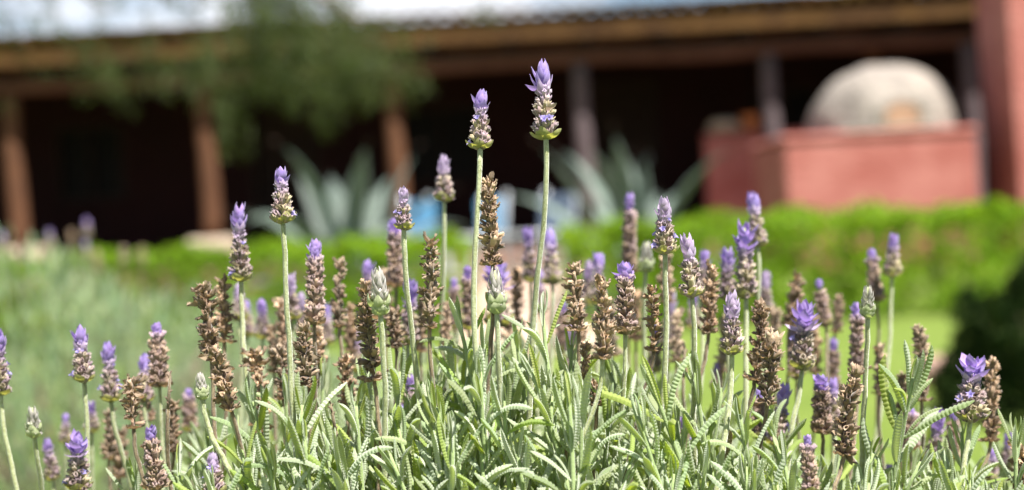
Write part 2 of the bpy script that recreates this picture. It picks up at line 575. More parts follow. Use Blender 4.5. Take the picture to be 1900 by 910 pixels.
# ------------------------------------------------------------------ oven and counters
cD = 12.0
cl, cr = at(1455, 320, cD), at(1815, 320, cD)
CT = at(1635, 243, cD).z
oc = thing('oven_counter', 'sunlit red plastered counter block carrying the domed clay oven', 'counter', ((cl.x + cr.x) / 2, cD, 0))
hw = (cr.x - cl.x) / 2
m_ = MB()
m_.box(-hw, hw, 0, 1.5, 0, CT - .06, .03)
m_.build('base', 'red_plaster', oc, False)
m_ = MB()
m_.box(-hw - .015, hw + .015, -.02, 1.5, CT - .058, CT, .02)
m_.build('top', 'red_plaster', oc, False)
ovc = at(1636, 235, cD + .72)
ov = thing('clay_oven', 'whitewashed domed clay oven with an arched mouth on the red counter', 'oven', (ovc.x, cD + .72, CT))
R_, H_ = .66, .60
m_ = MB()
nu, nv = 48, 18
v, f = [], []
for j in range(nv):
    t = j / (nv - 1) * math.pi / 2
    for i in range(nu):
        a_ = 2 * math.pi * i / nu
        w = 1 + .018 * math.sin(3 * a_ + 2 * t) + .012 * math.sin(7 * a_ + 5 * t)
        v.append((R_ * w * math.cos(t) ** .82 * math.cos(a_), R_ * w * math.cos(t) ** .82 * math.sin(a_), H_ * math.sin(t) * w + .003))
for j in range(nv - 1):
    for i in range(nu):
        a0, a1 = j * nu + i, j * nu + (i + 1) % nu
        f.append((a0, a1, a1 + nu, a0 + nu))
m_.add(v, f)
m_.build('dome', 'oven_clay', ov)


def arch(w, h, y0, y1, n=12, x=0.0, z=0.0):
    pr = [(w, 0)] + [(w * math.cos(math.pi * k / n), h * .45 + h * .55 * math.sin(math.pi * k / n)) for k in range(n + 1)] + [(-w, 0)]
    N_ = len(pr)
    v_ = [(x + p, y0, z + q) for p, q in pr] + [(x + p, y1, z + q) for p, q in pr]
    f_ = [tuple(range(N_)), tuple(range(2 * N_ - 1, N_ - 1, -1))] + [(k, N_ + k, N_ + (k + 1) % N_, (k + 1) % N_) for k in range(N_)]
    return v_, f_


mouth_x = at(1668, 210, cD + .1).x - ovc.x
m_ = MB()
m_.add(*arch(.20, .27, -.70, -.35, x=mouth_x, z=.004))
rim = m_.build('mouth_surround', 'oven_clay', ov, False)
m_ = MB()
m_.add(*arch(.145, .20, -.715, -.66, x=mouth_x, z=.03))
m_.build('oven_door', 'oven_door', rim, False)
m_ = MB()
m_.box(mouth_x - .5, mouth_x + .3, -.735, -.45, .001, .035, .012)
m_.build('hearth_ledge', 'oven_clay', ov, False)

lD = 16.25
l0, l1 = at(1313, 320, lD), at(1450, 320, lD)
LT = at(1380, 246, lD).z
lc = thing('side_counter', 'lower dull red plaster counter in shade left of the oven block', 'counter', ((l0.x + l1.x) / 2, lD, 0))
m_ = MB()
m_.box(-(l1.x - l0.x) / 2, (l1.x - l0.x) / 2 + .3, 0, .28, 0, LT - .05, .03)
m_.build('base', 'red_plaster', lc, False)
m_ = MB()
m_.box(-(l1.x - l0.x) / 2 - .02, (l1.x - l0.x) / 2 + .32, -.02, .28, LT - .048, LT, .015)
m_.build('top', 'red_plaster', lc, False)
p = at(1345, 240, lD + .13)
m_ = MB()
rs = np.random.default_rng(3)
nu, nv = 16, 9
v, f = [], []
for j in range(nv):
    t = -math.pi / 2 + math.pi * j / (nv - 1)
    for i in range(nu):
        a_ = 2 * math.pi * i / nu
        w = 1 + .10 * math.sin(2 * a_ + j) + .06 * math.sin(5 * a_)
        v.append((.20 * w * math.cos(t) ** .6 * math.cos(a_) if abs(math.cos(t)) > 1e-6 else 0, .14 * w * abs(math.cos(t)) ** .6 * math.sin(a_), .085 + .085 * math.sin(t)))
for j in range(nv - 1):
    for i in range(nu):
        a0, a1 = j * nu + i, j * nu + (i + 1) % nu
        f.append((a0, a1, a1 + nu, a0 + nu))
m_.add(v, f)
o = m_.build('stone_block', 'stone_pale')
o.location = (p.x, p.y, LT + .001)
tag(o, 'rough tan stone lying on the shaded red side counter', 'stone')
p = at(1392, 225, lD + .13)
m_ = MB()
m_.lathe([(.06, 0), (.085, .04), (.115, .12), (.11, .17), (.12, .185), (.125, .2), (.11, .2), (.10, .17), (.085, .10)], 20)
o = m_.build('clay_pot', 'terracotta')
o.location = (p.x, p.y, LT + .001)
tag(o, 'orange clay pot standing behind the tan stone on the side counter', 'pot')

# the tall red wall at the right
wD = 11.9
wl_ = at(1874, 180, wD)
rw = thing('red_garden_wall', 'tall red plastered garden wall end rising beside the oven counter', 'wall', (wl_.x, wD, 0))
m_ = MB()
v = [(0.06, 0, 0), (3.2, 0, 0), (3.2, .8, 0), (.06, .8, 0), (-.02, 0, 3.4), (3.2, 0, 3.4), (3.2, .8, 3.4), (-.02, .8, 3.4)]
m_.add(v, [(0, 1, 5, 4), (1, 2, 6, 5), (2, 3, 7, 6), (3, 0, 4, 7), (4, 5, 6, 7), (3, 2, 1, 0)])
m_.build('wall', 'red_plaster', rw, False)
m_ = MB()
m_.box(-.08, 3.26, -.06, .86, 3.401, 3.5, .03)
m_.build('coping', 'terracotta', rw, False)

# ------------------------------------------------------------------ chairs


def chair(px, depth, rz, back_mat, label):
    b = at(px, 480, depth)
    t = thing('garden_chair', label, 'chair', (b.x, depth, 0.0), rz, 'painted garden chairs by the terrace')
    for sx in (-1, 1):
        for sy in (-1, 1):
            m2 = MB()
            top = .44 if sy < 0 else .82
            m2.tube([(sx * .17, sy * .17, 0), (sx * .17, sy * .17, .44), (sx * .17, sy * (.17 if sy < 0 else .22), top)], [.017, .018, .016], 8)
            m2.build('leg', 'white_paint', t)
    m2 = MB()
    m2.box(-.21, .21, -.21, .20, .441, .475, .012)
    m2.build('seat', 'white_paint', t, False)
    for z in (.56, .70):
        m2 = MB()
        m2.box(-.20, .20, .165, .182, z - .055, z + .065, .01)
        m2.build('back_board', back_mat, t, False)
    m2 = MB()
    m2.tube([(-.17, -.17, .2), (.17, -.17, .2)], [.011, .011], 8)
    m2.build('stretcher', 'white_paint', t)
    return t


chair(818, 11.2, 1.0, 'blue_paint', 'white garden chair with light blue back boards beside the left agave')
chair(885, 11.9, math.pi + 1.0, 'blue_paint', 'white garden chair with light blue back boards turned toward the path')
chair(1012, 11.6, -.8, 'slate_paint', 'white garden chair with slate blue back boards beside the right agave')

# ------------------------------------------------------------------ agaves


def agave_leaf_mesh(k):
    rs = np.random.default_rng(50 + k)
    L, W = 1.0, .070
    bend = [0.35, 0.9, 1.6, 2.2][k]
    n, mcol = 16, 7
    v, f = [], []
    ang, p = 0.0, np.array([0.0, 0.0])
    for i in range(n):
        t = i / (n - 1)
        w = W * (0.62 + 0.9 * t * (1 - t) * 1.9) * (1 - t ** 5) + .002
        d = np.array([math.sin(ang), math.cos(ang)])       # (out, up)
        nrm = np.array([d[1], -d[0]])
        for side in (0, 1):
            for j in range(mcol):
                u = -1 + 2 * j / (mcol - 1)
                cup = -.35 * w * (u * u) + (.0 if side == 0 else -(.35 * w + .006) * (1 - u * u))
                q = p - nrm * cup
                v.append((u * w, q[0], q[1]))
        p = p + d * L / (n - 1)
        ang += bend / (n - 1) * (0.4 + 1.4 * t)
    R2 = 2 * mcol
    for i in range(n - 1):
        for j in range(mcol - 1):
            a0 = i * R2 + j
            f.append((a0, a0 + 1, a0 + 1 + R2, a0 + R2))
            b0 = i * R2 + mcol + j
            f.append((b0 + 1, b0, b0 + R2, b0 + 1 + R2))
        a0 = i * R2
        f.append((a0, a0 + R2, a0 + R2 + mcol, a0 + mcol))
        f.append((a0 + mcol - 1, a0 + R2 - 1, a0 + 2 * R2 - 1, a0 + R2 + mcol - 1))
    m2 = MB()
    m2.add(v, f)
    tip = (0.0, p[0], p[1])
    return m2.mesh('agave_leaf', 'agave_leaf'), p, ang


AG = [agave_leaf_mesh(k) for k in range(4)]
sp = MB()
sp.tube([(0, 0, -.01), (0, 0, .05)], [.007, .001], 6)
sp_me = sp.mesh('spine', 'agave_spine')


def agave(px, py, depth, size, label, seed, n=34):
    b = at(px, py, depth)
    t = thing('agave', label, 'agave', (b.x, depth, 0), 0, 'agaves in front of the veranda')
    r = random.Random(seed)
    for i in range(n):
        f_ = i / n
        az = i * 2.39996 + r.uniform(-.2, .2)
        tilt = math.radians(8 + 66 * f_ ** .9 + r.uniform(-8, 8))
        k = min(3, int(r.choice([0, 1, 1] if f_ < .25 else [1, 2, 2, 3])))
        s = size * r.uniform(.85, 1.1) * (.8 + .3 * math.sin(math.pi * min(1, f_ + .2)))
        M = (Matrix.Translation((0, 0, .05 + .10 * (1 - f_))) @ Matrix.Rotation(az, 4, 'Z') @ Matrix.Rotation(-tilt, 4, 'X') @ Matrix.Translation((0, .03, 0))
             @ Matrix.Diagonal((s * 1.0, s, s, 1)))
        o = link('leaf', AG[k][0], t, M)
        p, ang = AG[k][1], AG[k][2]
        link('spine', sp_me, o, Matrix.Translation((0, p[0], p[1])) @ Matrix.Rotation(-ang, 4, 'X'))
    m2 = MB()
    m2.lathe([(.09, -.02), (.12, .05), (.09, .14), (.03, .2)], 12)
    m2.build('core', 'agave_leaf', t)


agave(645, 400, 9.4, 1.02, 'large grey-green agave with upright leaves before the dark doorway', 4)
agave(1180, 400, 9.2, .93, 'large grey-green agave with arching leaves beside the shaded red counter', 9, 38)

# ------------------------------------------------------------------ hedges, shrubs


def gaps(P, k, cut):
    """Thin the foliage between its clumps."""
    q = np.sin(P[:, 0] * k + 1.3 * np.sin(P[:, 2] * k * .8)) + np.sin(P[:, 1] * k * 1.1 + P[:, 0] * k * .45 + 2) + np.sin(P[:, 2] * k * 1.2 + 1.7 * np.sin(P[:, 0] * k * .6))
    return P[q > cut]


def hedge(px0, px1, d0, d1, h, label, seed, n):
    r = np.random.default_rng(seed)
    x0, x1 = at(px0, 480, d0).x, at(px1, 480, d0).x
    t = thing('hedge', label, 'hedge', ((x0 + x1) / 2, (d0 + d1) / 2, 0))
    hx, hy = (x1 - x0) / 2, (d1 - d0) / 2
    P = np.stack([r.uniform(-hx, hx, n), r.uniform(-hy, hy, n), r.uniform(0.03, h, n)], 1)
    which = r.integers(0, 6, n)
    P[which == 0, 1] = -hy + np.abs(r.normal(0, .03, (which == 0).sum()))
    P[which == 1, 1] = -hy + np.abs(r.normal(0, .05, (which == 1).sum()))
    P[which == 2, 1] = hy - np.abs(r.normal(0, .03, (which == 2).sum()))
    top = (which == 3) | (which == 4)
    P[top, 2] = h - np.abs(r.normal(0, .03, top.sum()))
    lump = .03 * np.sin(P[:, 0] * 7.1 + seed) * np.sin(P[:, 2] * 11 + P[:, 0] * 3 + P[:, 1] * 5) + .02 * np.sin(P[:, 0] * 13)
    P[:, 1] += lump
    P[:, 2] += lump * (P[:, 2] > h * .6)
    P[:, 2] = np.maximum(P[:, 2], .02)
    P = gaps(P, 26, -.75)
    up_ = P[r.integers(0, len(P), 1500)]
    up_ = up_[up_[:, 2] > h - .06] + np.array([0, 0, .03])
    P = np.concatenate([P, up_])
    tag(scatter_object('foliage', 'hedge_leaf', t, P, .034, .020, r, lo=.45, hi=1.6), kind='stuff')
    m2 = MB()
    for k in range(int((x1 - x0) / .16)):
        xx = -hx + .08 + k * .16
        m2.tube([(xx, 0, -.01), (xx + random.uniform(-.04, .04), random.uniform(-.1, .1), h * .8)], [.012, .004], 6)
    tag(m2.build('stems', 'bark', t), kind='stuff')


hedge(1052, 2250, 7.2, 8.1, .53, 'long clipped bright green hedge below the oven counter', 1, 42000)
hedge(-350, 872, 7.4, 8.2, .51, 'clipped bright green hedge left of the paved path', 2, 36000)


def shrub(name, px, py, depth, rx, ry, h, material, label, seed, n, ll, lw, updir=.4, zmin=.02, lo=.7, hi=1.25):
    r = np.random.default_rng(seed)
    b = at(px, py, depth)
    t = thing(name, label, 'bush', (b.x, depth, 0))
    d = r.normal(size=(n, 3))
    d[:, 2] = np.abs(d[:, 2])
    d /= np.linalg.norm(d, axis=1)[:, None]
    rad = r.uniform(.0, 1, n) ** .22
    lum = 1 + .10 * np.sin(d[:, 0] * 6 + seed) * np.sin(d[:, 1] * 5) + .08 * np.sin(d[:, 2] * 9 + d[:, 0] * 7)
    P = d * rad[:, None] * lum[:, None] * np.array([rx, ry, h])
    P[:, 2] = np.maximum(P[:, 2], zmin)
    P0_ = P
    P = gaps(P, 22, -.7)
    d = P / (np.linalg.norm(P, axis=1)[:, None] + 1e-9)
    tag(scatter_object('foliage', material, t, P, ll, lw, r, updir=updir, along=d * .6, lo=lo, hi=hi), kind='stuff')
    m2 = MB()
    for k in range(14):
        a_ = random.uniform(0, 6.28)
        q = random.uniform(.3, .75)
        m2.tube([(0.03 * math.cos(a_), .03 * math.sin(a_), -.01), (rx * q * .5 * math.cos(a_), ry * q * .5 * math.sin(a_), h * .35),
                 (rx * q * math.cos(a_), ry * q * math.sin(a_), h * .7)], [.012, .009, .004], 6)
    tag(m2.build('stems', 'bark', t), kind='stuff')
    return t


shrub('lavender_bush', 120, 620, 2.5, .62, .45, .56, 'bush_leaf', 'pale grey-green rounded lavender bush behind the violet spikes', 5, 22000, .034, .0045, .8, lo=.45, hi=1.5)
shrub('shrub', 1945, 640, 3.9, .27, .30, .40, 'dark_leaf', 'low dark green rounded shrub standing on the lawn', 6, 12000, .03, .016, .3)
shrub('santolina_bush', 430, 560, 4.6, .42, .4, .33, 'bush_leaf', 'small pale grey-green bush in front of the left hedge', 8, 9000, .03, .006, .5)

p = at(1765, 700, 4.6)
m_ = MB()
nu, nv = 20, 11
v, f = [], []
for j in range(nv):
    t = -math.pi / 2 + math.pi * j / (nv - 1)
    for i in range(nu):
        a_ = 2 * math.pi * i / nu
        w = 1 + .10 * math.sin(2 * a_ + 1.3 * j * .3) + .05 * math.sin(5 * a_ + j)
        c_ = max(0, math.cos(t)) ** .75
        v.append((.12 * w * c_ * math.cos(a_), .09 * w * c_ * math.sin(a_), .045 + .052 * math.sin(t)))
for j in range(nv - 1):
    for i in range(nu):
        a0, a1 = j * nu + i, j * nu + (i + 1) % nu
        f.append((a0, a1, a1 + nu, a0 + nu))
m_.add(v, f)
o = m_.build('garden_stone', 'stone_pink')
o.location = (p.x, p.y, 0)
tag(o, 'smooth pinkish stone lying on the lawn beside the dark shrub', 'stone')

# ------------------------------------------------------------------ pepper tree
TX, TY = -3.2, 6.4
tree = thing('pepper_tree', 'weeping tree with fine drooping foliage hanging in front of the veranda roof', 'tree', (TX, TY, 0))
limbs = []
m_ = MB()
trunk_pts = [(0, 0, -.05), (.05, 0, .6), (.02, .05, 1.3), (.12, .02, 2.0), (.25, 0, 2.6)]
m_.tube(trunk_pts, [.19, .16, .145, .135, .12], 14)
m_.build('trunk', 'bark', tree)
rt = random.Random(21)


def limb(p0, p1, p2, r0):
    m2 = MB()
    pts = [tuple((1 - t) ** 2 * a_ + 2 * t * (1 - t) * b_ + t * t * c_ for a_, b_, c_ in zip(p0, p1, p2)) for t in np.linspace(0, 1, 12)]
    m2.tube(pts, [r0 * (1 - .85 * i / 11) for i in range(12)], 8)
    m2.build('limb', 'bark', tree)
    limbs.append(np.array(pts))


top = (.25, 0, 2.58)


def rel(px, py, d):
    w = at(px, py, d)
    return (w.x - TX, w.y - TY, w.z)


limb(top, rel(250, -260, 6.3), rel(660, 40, 6.0), .075)
limb(top, rel(300, -420, 6.4), rel(640, -90, 6.2), .07)
limb(top, rel(-50, -250, 6.8), rel(330, 10, 6.9), .06)
limb(top, rel(-100, -200, 7.0), rel(200, 20, 7.2), .05)
limb(top, rel(-300, -500, 6.4), rel(100, -150, 6.0), .06)
limb(top, (-.6, .2, 3.3), (-1.4, .3, 2.7), .06)
limb(top, (.1, .8, 3.4), (-.2, 1.8, 2.9), .06)
limb(top, (.0, -.7, 3.4), (-.5, -1.4, 2.9), .06)
pos, along = [], []
rp = np.random.default_rng(77)


def strand(s, length, spread=.12):
    d = np.array([rp.normal(0, spread), rp.normal(0, spread), -1.0])
    n = int(length / .012)
    p = np.array(s, float)
    bend = np.array([rp.normal(0, .012), rp.normal(0, .012), 0])
    for i in range(n):
        d = d + bend * .3
        p = p + d / np.linalg.norm(d) * .012
        for q in range(2):
            pos.append(p + rp.normal(0, .012, 3))
            along.append(np.array([rp.normal(0, .8), rp.normal(0, .8), -.5]))


def clump(px, py, d, rx, ry, n, lmin=.12, lmax=.3):
    c = np.array(rel(px, py, d))
    sx, sz = rx * d / FPX, ry * d / FPX
    for k in range(n):
        strand(c + np.array([rp.normal(0, sx * .5), rp.normal(0, .25), rp.normal(0, sz * .5)]), rp.uniform(lmin, lmax))


clump(600, 55, 6.0, 130, 60, 46)
clump(640, 70, 5.7, 90, 60, 34, .08, .22)
clump(500, -10, 5.9, 110, 40, 36, .1, .22)
clump(540, 20, 6.1, 120, 60, 40)
clump(660, 90, 5.9, 70, 50, 40, .1, .2)
clump(450, 60, 6.2, 60, 50, 26)
clump(560, 100, 6.1, 110, 50, 40, .08, .2)
clump(755, 125, 5.9, 50, 18, 12, .05, .1)
clump(80, 40, 6.8, 120, 30, 14, .06, .16)
clump(590, 150, 6.0, 30, 40, 8, .12, .22)
clump(450, 190, 6.4, 26, 50, 9, .15, .3)
clump(230, 95, 7.0, 110, 44, 30, .1, .24)
clump(360, 95, 6.8, 90, 44, 26, .1, .26)
clump(15, 90, 6.5, 25, 20, 6, .05, .12)
clump(0, 185, 6.5, 8, 12, 3, .04, .08)
clump(60, -30, 6.7, 200, 20, 16, .06, .14)
clump(300, -40, 6.7, 200, 22, 22, .06, .16)
clump(480, -60, 6.4, 160, 30, 40, .1, .3)
clump(900, 10, 6.1, 30, 14, 5, .05, .1)
for L_ in limbs:
    for k in range(9):
        i = rp.integers(4, len(L_))
        strand(L_[i] + rp.normal(0, .10, 3) * np.array([1, 1, .6]), rp.uniform(.1, .3))
pos, along = np.array(pos), np.array(along)
tag(scatter_object('crown', 'tree_leaf', tree, pos, .042, .0085, rp, updir=-.2, along=along, lo=.4, hi=1.8), kind='stuff')
# ================================================================== LAVENDER
def petal_grid(rows, cols, half, shape):
    v, f = [], []
    for i in range(rows):
        t = i / (rows - 1)
        for j in range(cols):
            u = -1 + 2 * j / (cols - 1)
            v.append(shape(t, u, half(t)))
    for i in range(rows - 1):
        for j in range(cols - 1):
            a_ = i * cols + j
            f.append((a_, a_ + 1, a_ + cols + 1, a_ + cols))
    return v, f


# templates: base at the origin, growing along +Z, outer (lower) side towards +Y
def petal_mesh(k, material):
    r = random.Random(300 + k)
    cup, bend, tw = r.uniform(.5, .9), r.uniform(-.10, .22), r.uniform(-.15, .15)
    wid = r.uniform(.25, .32)
    if material == 'petal_bud':
        bend = r.uniform(-.16, -.04)
    elif k < 3:
        bend = r.uniform(-.12, .04)

    def half(t):
        return wid * (math.sin(math.pi * (.16 + .62 * t)) ** .8) * (1 - t ** 2.2) ** .8 * (1 - .15 * t) + .004

    def shape(t, u, w):
        x = u * w + tw * t * t * .4
        y = .14 * math.sin(math.pi * t) - cup * w * u * u * (1 - .3 * t) + bend * t * t + .012 * math.cos(u * 9)
        return (x, y, t + .03 * math.sin(5 * u + k) * t)
    mb_ = MB()
    mb_.add(*petal_grid(9, 7, half, shape))
    return mb_.mesh('petal', material)


def bract_mesh(k, material, dry=False):
    r = random.Random(500 + k)
    cup, bend = r.uniform(.35, .6), r.uniform(-.05, .25)
    cr_ = .085 if dry else .02
    ph = r.uniform(0, 6)
    if material == 'bract_pale':
        bend = r.uniform(-.35, -.22)
    elif material == 'bract_green':
        bend = r.uniform(-.22, .02)

    def half(t):
        return .44 * (math.sin(math.pi * min(.985, .16 + .84 * t ** .9)) ** .62) * (1 - .18 * t) + .004

    def shape(t, u, w):
        x = u * w
        y = .26 * math.sin(math.pi * t * .8) - cup * w * u * u + bend * t * t + .018 * math.cos(u * 14)
        y += cr_ * math.sin(7 * t + 3 * u + ph) + cr_ * .7 * math.sin(11 * u + 4 * t + ph)
        return (x, y, t * (1 - .06 * abs(u)) + cr_ * .6 * math.sin(6 * u + ph))
    mb_ = MB()
    mb_.add(*petal_grid(8, 9, half, shape))
    return mb_.mesh('bract', material)


PET = {m_: [petal_mesh(k, m_) for k in range(5)] for m_ in ('petal', 'petal_lilac', 'petal_bud')}
BRA = {m_: [bract_mesh(k, m_, m_ == 'bract_dry') for k in range(5)] for m_ in ('bract_green', 'bract_pale', 'bract_mauve', 'bract_dry')}
# the tiny open flower: a tube with five rounded lobes
fl = MB()
fv = [(0.16 * math.cos(a_), .16 * math.sin(a_), 0) for a_ in np.linspace(0, 2 * math.pi, 10, endpoint=False)]
fv += [(0.22 * math.cos(a_), .22 * math.sin(a_), .6) for a_ in np.linspace(0, 2 * math.pi, 10, endpoint=False)]
fv += [((.62 if i % 2 == 0 else .34) * math.cos(a_), (.62 if i % 2 == 0 else .34) * math.sin(a_), .82 + .1 * math.sin(i * 2.3))
       for i, a_ in enumerate(np.linspace(0, 2 * math.pi, 10, endpoint=False))]
ff_ = []
for q in range(2):
    for i in range(10):
        ff_.append((q * 10 + i, q * 10 + (i + 1) % 10, q * 10 + 10 + (i + 1) % 10, q * 10 + 10 + i))
fl.add(fv, ff_)
FLORET = fl.mesh('floret', 'floret')


def calyx_template(k, dry):
    r = random.Random(900 + k)
    S = 7
    prof = [(.10, 0), (.24, .14), (.30, .42), (.27, .70), (.29, .90), (.20, .84), (.10, .55)]
    v, f = [], []
    for i, (rad, z) in enumerate(prof):
        for s in range(S):
            a_ = 2 * math.pi * s / S
            rr_ = rad * (1 + (.22 if dry else .10) * math.sin(2 * a_ + k) * (z + .2)) * (1 + .07 * (-1) ** s)
            zz = z
            if i in (4, 5):
                zz += (.16 if s % 2 else -.06) + r.uniform(-.05, .05) + (.18 if (dry and s in (0, 1)) else 0)
                rr_ *= 1.15 if (dry and s % 2) else 1.0
            v.append((rr_ * math.cos(a_), rr_ * math.sin(a_) * .85, zz))
    for i in range(len(prof) - 1):
        for s in range(S):
            a_, b_ = i * S + s, i * S + (s + 1) % S
            f.append((a_, b_, b_ + S, a_ + S))
    zf = np.array([p_[1] for p_ in prof]).repeat(S)
    inner = np.array([1 if i >= 5 else 0 for i in range(len(prof))]).repeat(S)
    return np.array(v), f, zf, inner


CAL = {d_: [calyx_template(k, d_) for k in range(4)] for d_ in (False, True)}


def frame(phi, tilt, pos, roll=0.0):
    o_ = Vector((math.cos(phi), math.sin(phi), 0))
    up = Vector((0, 0, 1))
    d_ = up * math.cos(tilt) + o_ * math.sin(tilt)
    n_ = o_ * math.cos(tilt) - up * math.sin(tilt)
    x_ = n_.cross(d_)
    M = Matrix(((x_.x, n_.x, d_.x, pos[0]), (x_.y, n_.y, d_.y, pos[1]), (x_.z, n_.z, d_.z, pos[2]), (0, 0, 0, 1)))
    return M @ Matrix.Rotation(roll, 4, 'Z') if roll else M


BUSH = Vector((0.03, 0.66, 0.0))


def to_ground(p, r):
    """Where the stem of a shoot at p rises from the soil: towards the middle of the bush."""
    return Vector((BUSH.x + (p.x - BUSH.x) * .45 + r.uniform(-.03, .03), BUSH.y + (p.y - BUSH.y) * .45 + r.uniform(-.03, .03), 0.0))


def stem_points(p0, d0, p1, ground, bow):
    """From under the flower (p0, heading d0 downwards) through p1 to the soil."""
    pts = []
    L = (p1 - p0).length
    c1 = p0 + d0 * L * .4
    side = (p1 - p0).cross(Vector((0, 1, 0))).normalized() * bow * L
    c2 = p1 - (p1 - p0).normalized() * L * .35 + side
    for t in np.linspace(0, 1, 16):
        pts.append(p0 * (1 - t) ** 3 + c1 * 3 * t * (1 - t) ** 2 + c2 * 3 * t * t * (1 - t) + p1 * t ** 3)
    kx, ky, kp = random.uniform(-1, 1), random.uniform(-1, 1), random.uniform(0, 6)
    for i_, p_ in enumerate(pts[2:-1]):
        wv = math.sin(i_ * .9 + kp) * .00022 + math.sin(i_ * 2.1 + kp) * .00010
        p_.x += wv * kx
        p_.y += wv * ky
    dd = (p1 - c2).normalized()
    L2 = (ground - p1).length
    q1 = p1 + dd * L2 * .35
    q2 = ground + Vector((0, 0, L2 * .35))
    for t in np.linspace(0, 1, 12)[1:]:
        pts.append(p1 * (1 - t) ** 3 + q1 * 3 * t * (1 - t) ** 2 + q2 * 3 * t * t * (1 - t) + ground * t ** 3)
    return pts


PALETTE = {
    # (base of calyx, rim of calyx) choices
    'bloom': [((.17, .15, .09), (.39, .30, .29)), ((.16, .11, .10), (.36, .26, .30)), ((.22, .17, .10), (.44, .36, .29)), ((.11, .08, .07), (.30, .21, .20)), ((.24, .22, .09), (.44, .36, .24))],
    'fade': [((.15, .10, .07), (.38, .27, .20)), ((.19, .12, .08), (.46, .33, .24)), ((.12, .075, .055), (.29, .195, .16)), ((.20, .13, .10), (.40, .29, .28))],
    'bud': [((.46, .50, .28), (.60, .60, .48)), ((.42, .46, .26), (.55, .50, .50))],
    'dry': [((.14, .09, .055), (.34, .235, .155)), ((.18, .12, .075), (.42, .30, .20)), ((.13, .08, .05), (.27, .175, .115)), ((.25, .165, .10), (.47, .34, .23))],
}


